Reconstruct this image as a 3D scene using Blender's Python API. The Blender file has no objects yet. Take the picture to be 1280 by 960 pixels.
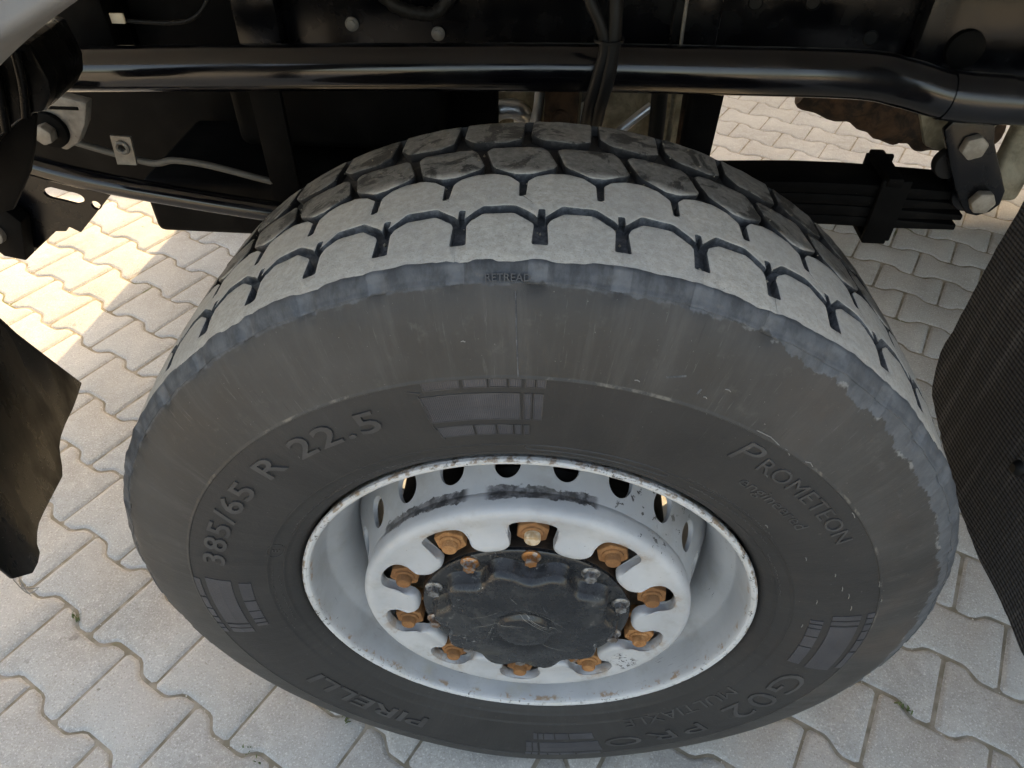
import bpy, bmesh, math, random
import numpy as np
from mathutils import Vector, Matrix, noise as mnoise
from mathutils.geometry import delaunay_2d_cdt
random.seed(7)
sc = bpy.context.scene
C = sc.collection
R = math.radians
H = 0.5166                                   # hub height above the paving (m)

# ------------------------------------------------------------------ camera
cam_d = bpy.data.cameras.new('camera'); cam = bpy.data.objects.new('camera', cam_d); C.objects.link(cam)
sc.camera = cam
yaw, pitch, roll = -0.061203, 0.749094, 0.012013
fw = Vector((math.sin(yaw)*math.cos(pitch), math.cos(yaw)*math.cos(pitch), -math.sin(pitch)))
r0 = Vector((math.cos(yaw), -math.sin(yaw), 0)); u0 = r0.cross(fw)
rt = math.cos(roll)*r0 + math.sin(roll)*u0; up = -math.sin(roll)*r0 + math.cos(roll)*u0
cam.matrix_world = Matrix(((rt.x, up.x, -fw.x, 0.00926), (rt.y, up.y, -fw.y, -0.51103), (rt.z, up.z, -fw.z, 0.88059+H), (0, 0, 0, 1)))
cam_d.sensor_width = 36.0; cam_d.lens = 909.69/1280*36.0
cam_d.clip_start = 0.02; cam_d.clip_end = 2000
# ------------------------------------------------------------------ sky, sun, exposure
SUN_EL, SUN_AZ = R(35), R(4)
w = bpy.data.worlds.new('World'); sc.world = w; w.use_nodes = True
nt = w.node_tree; bg = nt.nodes['Background']
sky = nt.nodes.new('ShaderNodeTexSky'); sky.sky_type = 'NISHITA'; sky.sun_disc = False
sky.sun_elevation = SUN_EL; sky.sun_rotation = SUN_AZ; sky.dust_density = 4.0; sky.air_density = 1.0; sky.ozone_density = 0.6
nt.links.new(sky.outputs[0], bg.inputs[0]); bg.inputs[1].default_value = 0.15
sd = bpy.data.lights.new('sun', 'SUN'); so = bpy.data.objects.new('sun', sd); C.objects.link(so)
sd.energy = 2.0; sd.angle = R(0.53); sd.color = (1.0, 0.84, 0.60)
s_dir = Vector((math.sin(SUN_AZ)*math.cos(SUN_EL), math.cos(SUN_AZ)*math.cos(SUN_EL), math.sin(SUN_EL)))
so.rotation_euler = (-s_dir).to_track_quat('-Z', 'Y').to_euler(); so.location = s_dir*20
vs = sc.view_settings
vs.view_transform = 'Standard'; vs.look = 'None'; vs.gamma = 1.0; vs.use_curve_mapping = False
vs.exposure = 2.32
try:
    vs.use_white_balance = True; vs.white_balance_temperature = 9100; vs.white_balance_tint = 10
except Exception:
    pass
sc.cycles.use_adaptive_sampling = True; sc.cycles.adaptive_threshold = 0.03; sc.cycles.max_bounces = 4; sc.cycles.diffuse_bounces = 3; sc.cycles.glossy_bounces = 2; sc.cycles.caustics_reflective = False; sc.cycles.caustics_refractive = False

# ------------------------------------------------------------------ node helpers
class M:
    def __init__(s, name, rough=0.8, metal=0.0, spec=0.5):
        s.m = bpy.data.materials.new(name); s.m.use_nodes = True
        s.n = s.m.node_tree.nodes; s.l = s.m.node_tree.links
        s.b = s.n['Principled BSDF']
        s.b.inputs['Roughness'].default_value = rough; s.b.inputs['Metallic'].default_value = metal
        s.b.inputs['Specular IOR Level'].default_value = spec
        s.geo = s.n.new('ShaderNodeNewGeometry'); s.P = s.geo.outputs['Position']
        s.xyz = s.n.new('ShaderNodeSeparateXYZ'); s.l.new(s.P, s.xyz.inputs[0])
    def lk(s, a, b): s.l.new(a, b)
    def _in(s, sock, v):
        if isinstance(v, bpy.types.NodeSocket): s.l.new(v, sock)
        elif isinstance(v, tuple) and len(v) == 3 and sock.type == 'RGBA': sock.default_value = (*v, 1)
        else: sock.default_value = v
    def noise(s, scale, detail=4, rough=0.55, vec=None, dist=0.0):
        n = s.n.new('ShaderNodeTexNoise'); n.inputs['Scale'].default_value = scale; n.inputs['Detail'].default_value = detail
        n.inputs['Roughness'].default_value = rough; n.inputs['Distortion'].default_value = dist
        s.l.new(vec if vec is not None else s.P, n.inputs['Vector']); return n.outputs['Fac']
    def voro(s, scale, vec=None, out='Distance'):
        n = s.n.new('ShaderNodeTexVoronoi'); n.inputs['Scale'].default_value = scale
        s.l.new(vec if vec is not None else s.P, n.inputs['Vector']); return n.outputs[out]
    def math(s, op, a, b=0.0, c=0.0, clamp=False):
        n = s.n.new('ShaderNodeMath'); n.operation = op; n.use_clamp = clamp
        s._in(n.inputs[0], a); s._in(n.inputs[1], b); s._in(n.inputs[2], c); return n.outputs[0]
    def ramp(s, v, lo, hi, a=0.0, b=1.0):
        n = s.n.new('ShaderNodeMapRange'); n.interpolation_type = 'SMOOTHSTEP'
        s._in(n.inputs[0], v); n.inputs[1].default_value = lo; n.inputs[2].default_value = hi
        n.inputs[3].default_value = a; n.inputs[4].default_value = b; return n.outputs[0]
    def mix(s, f, a, b):
        n = s.n.new('ShaderNodeMix'); n.data_type = 'RGBA'
        s._in(n.inputs[0], f); s._in(n.inputs[6], a); s._in(n.inputs[7], b); return n.outputs[2]
    def scalevec(s, sx, sy, sz, vec=None):
        n = s.n.new('ShaderNodeVectorMath'); n.operation = 'MULTIPLY'
        s.l.new(vec if vec is not None else s.P, n.inputs[0]); n.inputs[1].default_value = (sx, sy, sz); return n.outputs[0]
    def comb(s, x, y, z):
        n = s.n.new('ShaderNodeCombineXYZ')
        for i, v in enumerate((x, y, z)): s._in(n.inputs[i], v)
        return n.outputs[0]
    def polar(s):
        # r, angle(rad), y about the wheel axle (x=0, z=H)
        zz = s.math('SUBTRACT', s.xyz.outputs[2], H); x = s.xyz.outputs[0]
        r = s.math('SQRT', s.math('ADD', s.math('MULTIPLY', x, x), s.math('MULTIPLY', zz, zz)))
        a = s.math('ARCTAN2', x, zz)
        return r, a, s.xyz.outputs[1]
    def objrand(s):
        return s.n.new('ShaderNodeObjectInfo').outputs['Random']
    def bump(s, h, strength=0.3, dist=0.001, normal=None):
        n = s.n.new('ShaderNodeBump'); n.inputs['Strength'].default_value = strength; n.inputs['Distance'].default_value = dist
        s.l.new(h, n.inputs['Height'])
        if normal is not None: s.l.new(normal, n.inputs['Normal'])
        s.l.new(n.outputs[0], s.b.inputs['Normal']); return n.outputs[0]
    def col(s, c): s._in(s.b.inputs['Base Color'], c)
    def rough(s, v): s._in(s.b.inputs['Roughness'], v)

def make_materials():
    D = {}
    # concrete paving block
    m = M('concrete', 0.92, spec=0.25)
    n1 = m.noise(3.2, 5); n2 = m.noise(38, 6, 0.7); n3 = m.noise(420, 2, 0.8)
    rnd = m.objrand()
    c = m.mix(m.ramp(n1, .35, .68), (.318, .309, .292), (.408, .400, .382))
    c = m.mix(m.ramp(n2, .40, .72, 0, .65), c, (.452, .445, .428))
    c = m.mix(m.ramp(rnd, 0, 1, 0, .28), c, (.36, .338, .305))
    n4 = m.noise(230, 2, .75)
    c = m.mix(m.ramp(n4, .58, .68, 0, .6), c, (.68, .66, .62))
    c = m.mix(m.ramp(n3, .56, .70, 0, .5), c, (.64, .62, .58))
    c = m.mix(m.ramp(n4, .42, .32, 0, .6), c, (.22, .20, .17))
    stain = m.noise(9, 5, .65, dist=.6)
    c = m.mix(m.ramp(stain, .64, .74, 0, .4), c, (.24, .21, .17))
    c = m.mix(m.ramp(m.noise(26, 3, .6), .72, .76, 0, .7), c, (.16, .14, .10))
    c = m.mix(m.ramp(m.noise(2.1, 4, .6), .60, .72, 0, .25), c, (.34, .29, .23))
    oil = m.math('MULTIPLY', m.ramp(m.noise(15, 4, .6), .66, .70, 0, .45), m.ramp(m.noise(1.3, 2), .48, .62))
    c = m.mix(oil, c, (.11, .10, .088))
    m.col(c)
    b = m.math('ADD', m.math('MULTIPLY', n3, .6), m.math('ADD', m.noise(900, 2, .8), n2))
    m.bump(b, .55, .0016); D['concrete'] = m.m
    # jointing sand
    m = M('joint_sand', 0.95, spec=0.1)
    f = m.ramp(m.math('SQRT', m.math('ADD', m.math('MULTIPLY', m.xyz.outputs[0], m.xyz.outputs[0]), m.math('MULTIPLY', m.xyz.outputs[1], m.xyz.outputs[1]))), 7, 9)
    c = m.mix(m.ramp(m.noise(30, 5), .35, .7), (.19, .165, .125), (.32, .285, .235))
    c = m.mix(m.ramp(m.noise(5, 4), .60, .70, 0, .8), c, (.10, .115, .045))
    c = m.mix(f, c, (.37, .35, .31)); m.col(c); m.bump(m.noise(600, 3), .6, .002); D['sand'] = m.m
    # tyre sidewall rubber, with blue-grey worn shoulder
    m = M('sidewall_rubber', 0.62, spec=0.35)
    r, a, y = m.polar()
    ca, sa = m.math('COSINE', a), m.math('SINE', a)
    streakv = m.comb(m.math('MULTIPLY', ca, 26), m.math('MULTIPLY', sa, 26), m.math('MULTIPLY', r, 7))
    st = m.noise(1.0, 6, .65, vec=streakv)
    n1 = m.noise(7, 5, .6); n2 = m.noise(45, 5, .65); n3 = m.noise(300, 3, .7)
    c = m.mix(m.ramp(n1, .35, .7), (.029, .0280, .0272), (.053, .0508, .0490))
    c = m.mix(m.ramp(st, .46, .78, 0, .40), c, (.082, .079, .077))
    c = m.mix(m.ramp(n2, .58, .78, 0, .5), c, (.085, .081, .075))
    fs_ = m.noise(1.0, 5, .7, vec=m.comb(m.math('MULTIPLY', ca, 150), m.math('MULTIPLY', sa, 150), m.math('MULTIPLY', r, 30)))
    c = m.mix(m.ramp(fs_, .60, .72, 0, .45), c, (.105, .102, .098))
    c = m.mix(m.ramp(fs_, .40, .28, 0, .5), c, (.022, .021, .021))
    # brownish bloom on the right-hand side of the sidewall
    brown = m.math('MULTIPLY', m.ramp(m.noise(5.5, 5, .6, dist=.5), .46, .68), m.ramp(m.xyz.outputs[0], .12, .36, 0, .7))
    c = m.mix(brown, c, (.066, .052, .044))
    # smoother darker moulding band under the decor line
    inn = m.ramp(r, .436, .430, 0, .66)
    c = m.mix(inn, c, (.017, .0168, .0176))
    # pale dust trapped along the moulded line
    dl = m.math('MULTIPLY', m.ramp(m.math('ABSOLUTE', m.math('SUBTRACT', r, .4345)), .0022, .0004), m.ramp(m.noise(34, 4, .7), .52, .66, 0, .55))
    c = m.mix(dl, c, (.20, .18, .15))
    c = m.mix(m.ramp(n3, .69, .76, 0, .6), c, (.24, .23, .215))
    # shoulder
    wob = m.math('ADD', m.math('MULTIPLY', m.math('SUBTRACT', m.noise(1.0, 4, .72, vec=m.comb(m.math('MULTIPLY', ca, 11), m.math('MULTIPLY', sa, 11), r)), .5), .040), m.math('MULTIPLY', m.math('SUBTRACT', n2, .5), .016))
    wob = m.math('MULTIPLY', wob, m.ramp(m.xyz.outputs[0], .02, .34, .30, 1.0))
    rr = m.math('ADD', r, wob)
    rr = m.math('ADD', rr, m.ramp(m.xyz.outputs[0], .14, .40, 0, .014))
    band = m.ramp(rr, .5140, .5160)
    cb = m.mix(m.ramp(m.noise(1.0, 6, .7, vec=m.comb(m.math('MULTIPLY', ca, 30), m.math('MULTIPLY', sa, 30), m.math('MULTIPLY', r, 45))), .33, .68), (.038, .041, .046), (.082, .088, .096))
    dgs = m.math('MULTIPLY', a, 57.29578)
    ofs = m.math('ABSOLUTE', m.math('SUBTRACT', m.math('FLOORED_MODULO', m.math('ADD', dgs, 4.2), 8.0), 4.0))
    cb = m.mix(m.math('MULTIPLY', m.ramp(ofs, 1.0, .85), m.ramp(m.noise(50, 4), .4, .6, .1, .5)), cb, (.125, .135, .15))
    cb = m.mix(m.ramp(m.xyz.outputs[0], .2, .42, 0, .35), cb, (.118, .128, .142))
    c = m.mix(band, c, cb)
    edge = m.math("MULTIPLY", m.ramp(rr, .5110, .5130), m.ramp(rr, .5170, .5150))
    edge = m.math('MULTIPLY', edge, m.ramp(m.xyz.outputs[0], .10, .28, .12, 1.0))
    c = m.mix(m.math('MULTIPLY', edge, m.ramp(m.noise(60, 4), .54, .66, 0, .6)), c, (.24, .24, .235))
    m.col(c); m.rough(m.ramp(n1, .3, .7, .52, .72))
    m.bump(m.math('ADD', m.math('MULTIPLY', n2, 1.0), m.math('ADD', m.math('MULTIPLY', st, 1.2), m.math('MULTIPLY', n3, .5))), .5, .0011)
    D['sidewall'] = m.m
    # moulded letters and pads: same compound, a little smoother
    m = M('moulded_rubber', 0.45, spec=0.5)
    n1 = m.noise(30, 5)
    c = m.mix(m.ramp(n1, .35, .7), (.030, .0292, .0300), (.052, .0505, .0505))
    m.col(c); m.bump(m.noise(200, 3), .3, .0006); D['letter'] = m.m
    m = M('moulded_pad_rubber', 0.42, spec=0.5)
    rv, av, yv = m.polar()
    rib = m.math('SINE', m.math('MULTIPLY', av, 1300))
    m.col(m.mix(m.ramp(m.noise(22, 4), .35, .7), (.032, .032, .037), (.050, .050, .057))); m.bump(rib, .35, .0005); D['pad'] = m.m
    m = M('pale_flash_rubber', 0.6); m.col(m.mix(m.noise(200), (.13, .127, .12), (.24, .235, .22))); D['flash'] = m.m
    # tread faces: scuffed and dusty outside, dark and oily towards the inner half
    m = M('tread_face', 0.85, spec=0.25)
    r, a, y = m.polar()
    n1 = m.noise(14, 5, .62); n2 = m.noise(130, 4, .7); n3 = m.noise(500, 2, .8)
    rnd = m.objrand()
    cd = m.mix(m.ramp(n2, .35, .68), (.365, .338, .298), (.465, .436, .390))
    cd = m.mix(m.ramp(n1, .58, .75, 0, .35), cd, (.30, .29, .272))
    cd = m.mix(m.ramp(n3, .60, .72, 0, .6), cd, (.56, .55, .53))
    cd = m.mix(m.ramp(n3, .40, .28, 0, .6), cd, (.10, .10, .10))
    cd = m.mix(m.ramp(rnd, 0, 1, 0, .3), cd, (.34, .328, .31))
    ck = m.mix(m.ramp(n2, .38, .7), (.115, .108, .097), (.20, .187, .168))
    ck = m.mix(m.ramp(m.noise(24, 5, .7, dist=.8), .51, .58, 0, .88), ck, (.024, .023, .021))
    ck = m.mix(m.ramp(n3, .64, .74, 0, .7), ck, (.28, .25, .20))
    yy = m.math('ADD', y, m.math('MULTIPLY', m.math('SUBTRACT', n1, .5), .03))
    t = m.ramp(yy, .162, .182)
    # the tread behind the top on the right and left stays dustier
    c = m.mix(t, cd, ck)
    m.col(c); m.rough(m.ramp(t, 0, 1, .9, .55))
    m.bump(m.math('ADD', n2, m.math('MULTIPLY', n3, .8)), .6, .0010); D['tread'] = m.m
    m = M('tread_groove', 0.7, spec=0.3)
    n2 = m.noise(80, 5, .7)
    c = m.mix(m.ramp(n2, .4, .7), (.040, .044, .050), (.125, .132, .142))
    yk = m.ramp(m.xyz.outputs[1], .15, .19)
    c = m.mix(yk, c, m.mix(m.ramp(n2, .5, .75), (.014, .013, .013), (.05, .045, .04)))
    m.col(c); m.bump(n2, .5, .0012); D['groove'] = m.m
    # silver wheel paint with chips and rust
    m = M('silver_wheel_paint', 0.38, spec=0.5)
    r, a, y = m.polar()
    n1 = m.noise(9, 5); n2 = m.noise(90, 4, .65); n3 = m.noise(40, 6, .72, dist=.6)
    c = m.mix(m.ramp(n1, .35, .7), (.345, .358, .376), (.425, .436, .450))
    c = m.mix(m.ramp(n2, .6, .75, 0, .4), c, (.29, .285, .275))
    # scuff on the disc beside the guard ring
    deg = m.math('MULTIPLY', a, 57.29578)
    ca_, sa_ = m.math('COSINE', a), m.math('SINE', a)
    wa = m.math('MULTIPLY', m.ramp(deg, -58, -56), m.ramp(deg, 22, 20))
    gap = m.math('MULTIPLY', m.ramp(deg, -22, -19), m.ramp(deg, -12, -15))
    wa = m.math('MULTIPLY', wa, m.math('SUBTRACT', 1.0, gap))
    yj = m.math('ADD', y, m.math('MULTIPLY', m.math('SUBTRACT', n3, .5), .030))
    on_cone = m.math('MULTIPLY', m.ramp(r, .2128, .2140), m.ramp(r, .2400, .2390))
    scuff = m.math('MULTIPLY', m.math('MULTIPLY', m.math('MULTIPLY', m.ramp(yj, .0125, .0130), m.ramp(yj, .0300, .0292)), wa), on_cone)
    cs = m.mix(m.ramp(n2, .4, .62), (.035, .036, .04), (.16, .16, .17))
    c = m.mix(scuff, c, cs)
    zone = m.math('MULTIPLY', m.math('MULTIPLY', m.ramp(deg, 24, 30), m.ramp(deg, 66, 58)), m.math('MULTIPLY', m.ramp(r, .2138, .2150), m.math('MULTIPLY', m.ramp(r, .246, .243), m.ramp(y, .10, .08))))
    cz = m.math('MULTIPLY', zone, m.ramp(m.noise(75, 5, .68, dist=.3), .60, .615))
    c = m.mix(cz, c, (.05, .05, .053))
    fz = m.math('MULTIPLY', m.math('MULTIPLY', m.ramp(deg, 124, 127), m.ramp(deg, 136, 133)), m.math('MULTIPLY', m.ramp(r, .160, .166), m.ramp(r, .205, .200)))
    c = m.mix(m.math('MULTIPLY', fz, m.ramp(m.noise(150, 4, .7), .54, .57)), c, (.07, .07, .075))
    # random chips
    big = m.noise(11, 3, .5)
    chip = m.math('MULTIPLY', m.ramp(n3, .685, .70), m.ramp(big, .50, .56))
    chip = m.math('MULTIPLY', chip, m.ramp(r, .19, .205))
    c = m.mix(chip, c, (.045, .045, .048))
    tiny = m.ramp(m.noise(260, 3, .7), .715, .735)
    c = m.mix(m.math('MULTIPLY', tiny, .75), c, (.10, .075, .05))
    c = m.mix(m.ramp(r, .2880, .2895, 0, .75), c, (.50, .51, .52))  # flange lip painted paler, standing in for sky reflected there
    pocket_shade = m.math('MULTIPLY', m.ramp(y, .0275, .0300), m.ramp(r, .2085, .2070))  # shade inside the ring pockets painted dark onto the disc face
    c = m.mix(pocket_shade, c, m.mix(m.ramp(n2, .4, .65), (.030, .026, .022), (.085, .070, .055)))
    sv = m.noise(1.0, 5, .7, vec=m.comb(m.math('MULTIPLY', ca_, 9), m.math('MULTIPLY', sa_, 9), m.math('MULTIPLY', y, 420)))
    sc2 = m.math('MULTIPLY', m.math('MULTIPLY', m.ramp(sv, .63, .66), m.ramp(m.noise(8, 3), .44, .56)), m.math('MULTIPLY', m.ramp(r, .255, .262), m.ramp(r, .2885, .2875)))
    c = m.mix(m.math('MULTIPLY', sc2, .8), c, (.075, .072, .07))
    soft = m.math('MULTIPLY', m.ramp(m.noise(13, 5, .7), .48, .70, 0, .38), m.ramp(r, .17, .19))
    c = m.mix(soft, c, (.235, .222, .20))
    nang = m.math('ABSOLUTE', m.math('SUBTRACT', m.math('FLOORED_MODULO', m.math('ADD', deg, 18.0-1.6), 36.0), 18.0))
    stn = m.math('MULTIPLY', m.math('MULTIPLY', m.ramp(nang, 13, 6), m.ramp(r, .212, .196)), m.ramp(m.noise(45, 5, .7), .46, .62, 0, .55))
    c = m.mix(stn, c, (.24, .15, .075))
    # rust and grime on the flange edges
    fl = m.math('MULTIPLY', m.ramp(m.math('ADD', r, m.math('MULTIPLY', m.math('SUBTRACT', n2, .5), .008)), .2950, .2962), m.ramp(m.noise(70, 5, .7), .47, .60, 0, .85))
    c = m.mix(fl, c, (.16, .10, .055))
    ins = m.math('MULTIPLY', m.math('MULTIPLY', m.ramp(r, .2868, .2876), m.ramp(r, .2889, .2884)), m.ramp(m.noise(55, 5, .7), .52, .62, 0, .8))
    c = m.mix(ins, c, (.26, .15, .07))
    pk = m.math('MULTIPLY', m.ramp(m.noise(170, 4, .7), .58, .62), m.math('MULTIPLY', m.ramp(r, .288, .2895), m.ramp(m.noise(16, 3), .42, .55)))
    c = m.mix(pk, c, (.06, .055, .05))
    dirt = m.math('MULTIPLY', m.ramp(m.noise(25, 5, .7), .5, .72, 0, .55), m.ramp(m.xyz.outputs[2], H-.18, H-.26))
    c = m.mix(dirt, c, (.36, .34, .27))
    m.col(c); m.rough(m.ramp(n1, .3, .7, .34, .5))
    m.bump(m.math('ADD', m.math('MULTIPLY', n2, .5), m.math('MULTIPLY', m.math('MAXIMUM', chip, scuff), -1.0)), .35, .0006); D['silver'] = m.m
    # rust
    m = M('rust', 0.88, spec=0.2)
    n1 = m.noise(60, 6, .7); n2 = m.noise(400, 4, .7); rnd = m.objrand()
    c = m.mix(m.ramp(n1, .34, .66), (.22, .095, .036), (.43, .215, .095))
    c = m.mix(m.ramp(n2, .52, .7, 0, .7), c, (.50, .29, .15))
    c = m.mix(m.ramp(n1, .62, .75, 0, .6), c, (.10, .045, .02))
    c = m.mix(m.ramp(rnd, .1, .9, 0, .65), c, (.21, .10, .045))
    c = m.mix(m.math('MULTIPLY', m.ramp(m.noise(30, 3), .5, .6), m.ramp(rnd, .3, .7, 0, .6)), c, (.13, .06, .028))
    m.col(c); m.bump(m.math('ADD', n1, n2), .8, .0010); D['rust'] = m.m
    m = M('weathered_stud_end', 0.7, metal=0.2)
    n1 = m.noise(120, 4); m.col(m.mix(m.ramp(n1, .4, .6), (.36, .24, .13), (.52, .43, .32))); m.bump(n1, .4, .0006); D['stud'] = m.m
    m = M('dull_bolt_steel', 0.45, metal=0.7)
    n1 = m.noise(130, 4, .7); rnd = m.objrand()
    c = m.mix(m.ramp(n1, .40, .62), (.30, .31, .32), (.12, .11, .10))
    c = m.mix(m.math('MULTIPLY', m.ramp(rnd, .35, .6), m.ramp(n1, .38, .52)), c, (.33, .15, .055)); m.col(c); m.bump(n1, .3, .0005); D['bolt'] = m.m
    # hub cap
    m = M('dusty_black_hub_cap', 0.45, spec=0.45)
    n1 = m.noise(18, 5, .6, dist=.4); n2 = m.noise(140, 4, .75); n3 = m.noise(420, 3, .7)
    rv, av, yv = m.polar()
    c = m.mix(m.ramp(n1, .35, .7), (.011, .013, .016), (.026, .028, .030))
    c = m.mix(m.math('MULTIPLY', m.ramp(n2, .55, .66, 0, .75), m.ramp(n1, .46, .60)), c, (.14, .14, .132))
    c = m.mix(m.math('MULTIPLY', m.ramp(m.noise(230, 2, .6), .66, .71, 0, .7), m.ramp(m.noise(16, 3), .45, .6)), c, (.30, .30, .285))
    scr = m.noise(1.0, 4, .6, vec=m.scalevec(30, 30, 380))
    c = m.mix(m.ramp(scr, .69, .74, 0, .5), c, (.25, .25, .24))
    c = m.mix(m.math('MULTIPLY', m.ramp(m.xyz.outputs[2], H-.05, H-.11), m.ramp(m.noise(30, 4), .54, .64, 0, .4)), c, (.10, .09, .05))
    m.col(c); m.rough(m.math('ADD', m.ramp(n1, .35, .7, .16, .42), m.ramp(n2, .5, .65, 0, .25)))
    m.bump(m.math('ADD', n2, m.math('MULTIPLY', n3, .7)), .35, .0007); D['cap'] = m.m
    # chassis paint
    m = M('glossy_black_tube_paint', 0.2, spec=0.55)
    n1 = m.noise(14, 5); n2 = m.noise(190, 4, .7)
    c = m.mix(m.ramp(n1, .42, .75), (.0018, .0020, .0034), (.0045, .0046, .0060))
    c = m.mix(m.ramp(n2, .70, .76, 0, .6), c, (.10, .09, .075)); m.col(c); m.rough(m.ramp(n1, .3, .7, .10, .24)); m.bump(m.noise(30, 4), .10, .0010); D['tube'] = m.m
    m = M('black_chassis_paint', 0.26, spec=0.3)
    n1 = m.noise(14, 5); n2 = m.noise(190, 4, .7)
    c = m.mix(m.ramp(n1, .42, .75), (.0018, .0020, .0030), (.0045, .0046, .0055))
    c = m.mix(m.ramp(n2, .70, .76, 0, .6), c, (.12, .105, .085))
    up_ = m.n.new('ShaderNodeSeparateXYZ'); m.lk(m.geo.outputs['Normal'], up_.inputs[0])
    c = m.mix(m.math('MULTIPLY', m.ramp(up_.outputs[2], .55, .95), m.ramp(m.noise(9, 5, .7), .42, .66, 0, .5)), c, (.045, .040, .032))
    m.col(c); m.rough(m.ramp(n1, .3, .7, .14, .34)); m.bump(m.noise(45, 4), .12, .0008); D['chassis'] = m.m
    m = M('black_matt_paint', 0.65, spec=0.06)
    n1 = m.noise(12, 5); c = m.mix(m.ramp(n1, .45, .75), (.0020, .0020, .0022), (.0065, .0062, .0060))
    c = m.mix(m.ramp(m.noise(170, 4, .7), .68, .76, 0, .5), c, (.12, .11, .09)); m.col(c); m.bump(m.noise(120, 4), .3, .0008); D['matt'] = m.m
    m = M('grey_bracket_metal', 0.5, metal=0.25)
    n1 = m.noise(40, 5, .65); c = m.mix(m.ramp(n1, .35, .7), (.13, .12, .108), (.22, .205, .185)); c = m.mix(m.ramp(m.noise(150, 4), .64, .72), c, (.08, .06, .05))
    m.col(c); m.bump(n1, .3, .0007); D['bracket'] = m.m
    m = M('dirty_casting', 0.8, spec=0.2)
    n1 = m.noise(16, 6, .65, dist=.4); c = m.mix(m.ramp(n1, .35, .7), (.13, .112, .078), (.34, .305, .23)); m.col(c); m.bump(m.noise(60, 5), .6, .002); D['casting'] = m.m
    m = M('brown_rusty_casting', 0.85, spec=0.2)
    n1 = m.noise(18, 6, .65, dist=.4); c = m.mix(m.ramp(n1, .38, .66), (.014, .010, .008), (.060, .034, .020)); m.col(c); m.bump(m.noise(50, 5), .8, .003); D['brown'] = m.m
    m = M('pale_aluminium', 0.35, metal=0.8); m.col((.55, .56, .58)); m.bump(m.noise(90, 4), .2, .0006); D['alu'] = m.m
    m = M('zinc_green_bolt', 0.35, metal=0.6); n1 = m.noise(90, 4); m.col(m.mix(m.ramp(n1, .4, .65), (.34, .44, .36), (.58, .64, .56))); D['zinc'] = m.m
    m = M('grey_fender_plastic', 0.6, spec=0.35)
    n1 = m.noise(500, 3, .7); n2 = m.noise(12, 4); m.col(m.mix(m.ramp(n2, .35, .7), (.115, .117, .120), (.14, .142, .145))); m.bump(n1, .35, .0006); D['fender'] = m.m
    m = M('white_cab_paint', 0.3, spec=0.5); n2 = m.noise(2, 4); m.col(m.mix(n2, (.70, .70, .69), (.78, .78, .77))); D['cab'] = m.m
    m = M('dark_cab_glass', 0.08, spec=0.6); m.col((.02, .024, .028)); m.bump(m.noise(1.5), .02, .01); D['glass'] = m.m
    # mud flap weave
    m = M('woven_mudflap_rubber', 0.62, spec=0.3)
    vy, vz = m.xyz.outputs[1], m.xyz.outputs[2]
    wz = m.math('SINE', m.math('MULTIPLY', vz, 500)); 
    wy = m.math('SINE', m.math('ADD', m.math('MULTIPLY', vy, 400), m.math('MULTIPLY', m.math('SIGN', wz), 1.57)))
    wv = m.math('ADD', m.math('ABSOLUTE', wz), m.math('MULTIPLY', m.math('ABSOLUTE', wy), .55))
    n1 = m.noise(14, 5); smear = m.noise(1.0, 5, .6, vec=m.scalevec(12, 40, 5))
    c = m.mix(m.ramp(wv, .55, 1.35), (.003, .003, .004), (.050, .053, .060))
    c = m.mix(m.math('MULTIPLY', m.ramp(smear, .48, .72, 0, .8), m.ramp(wv, .5, 1.2)), c, (.12, .12, .125)); c = m.mix(m.math('MULTIPLY', m.ramp(m.noise(9, 6, .7), .58, .74, 0, .4), m.ramp(wv, .4, 1.0, .5, 1.0)), c, (.065, .060, .053)); m.col(c); m.bump(wv, 1.0, .003); D['flap'] = m.m
    m = M('black_smooth_plastic', 0.4, spec=0.09)
    sm = m.noise(1.0, 5, .65, vec=m.scalevec(10, 22, 5)); n3 = m.noise(330, 3, .7)
    c = m.mix(m.ramp(sm, .54, .72, 0, .8), (.0022, .0022, .0022), (.0075, .0072, .0065)); c = m.mix(m.ramp(n3, .70, .76, 0, .7), c, (.35, .34, .30))
    m.col(c); m.rough(m.ramp(sm, .4, .7, .22, .55)); D['plastic'] = m.m
    m = M('grey_cable_sheath', 0.55); m.col(m.mix(m.noise(40), (.05, .047, .043), (.095, .09, .082))); D['sheath'] = m.m
    m = M('weathered_bolt_head', 0.6, metal=0.15)
    n1 = m.noise(70, 5, .65); m.col(m.mix(m.ramp(n1, .35, .7), (.20, .172, .140), (.29, .262, .225))); m.bump(n1, .3, .0007); D['bolthead'] = m.m
    m = M('black_hose_rubber', 0.5, spec=0.2); m.col(m.mix(m.noise(30), (.003, .003, .0034), (.008, .008, .0085))); D['hose'] = m.m
    m = M('cream_tag', 0.7); m.col(m.mix(m.noise(40), (.55, .47, .36), (.68, .60, .48))); D['tag'] = m.m
    m = M('weed_leaf', 0.7); m.col(m.mix(m.noise(60), (.05, .075, .02), (.10, .13, .04))); D['weed'] = m.m
    m = M('pebble_stone', 0.8); m.col(m.mix(m.noise(90), (.42, .39, .34), (.58, .55, .50))); D['pebble'] = m.m
    return D
D = make_materials()

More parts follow.
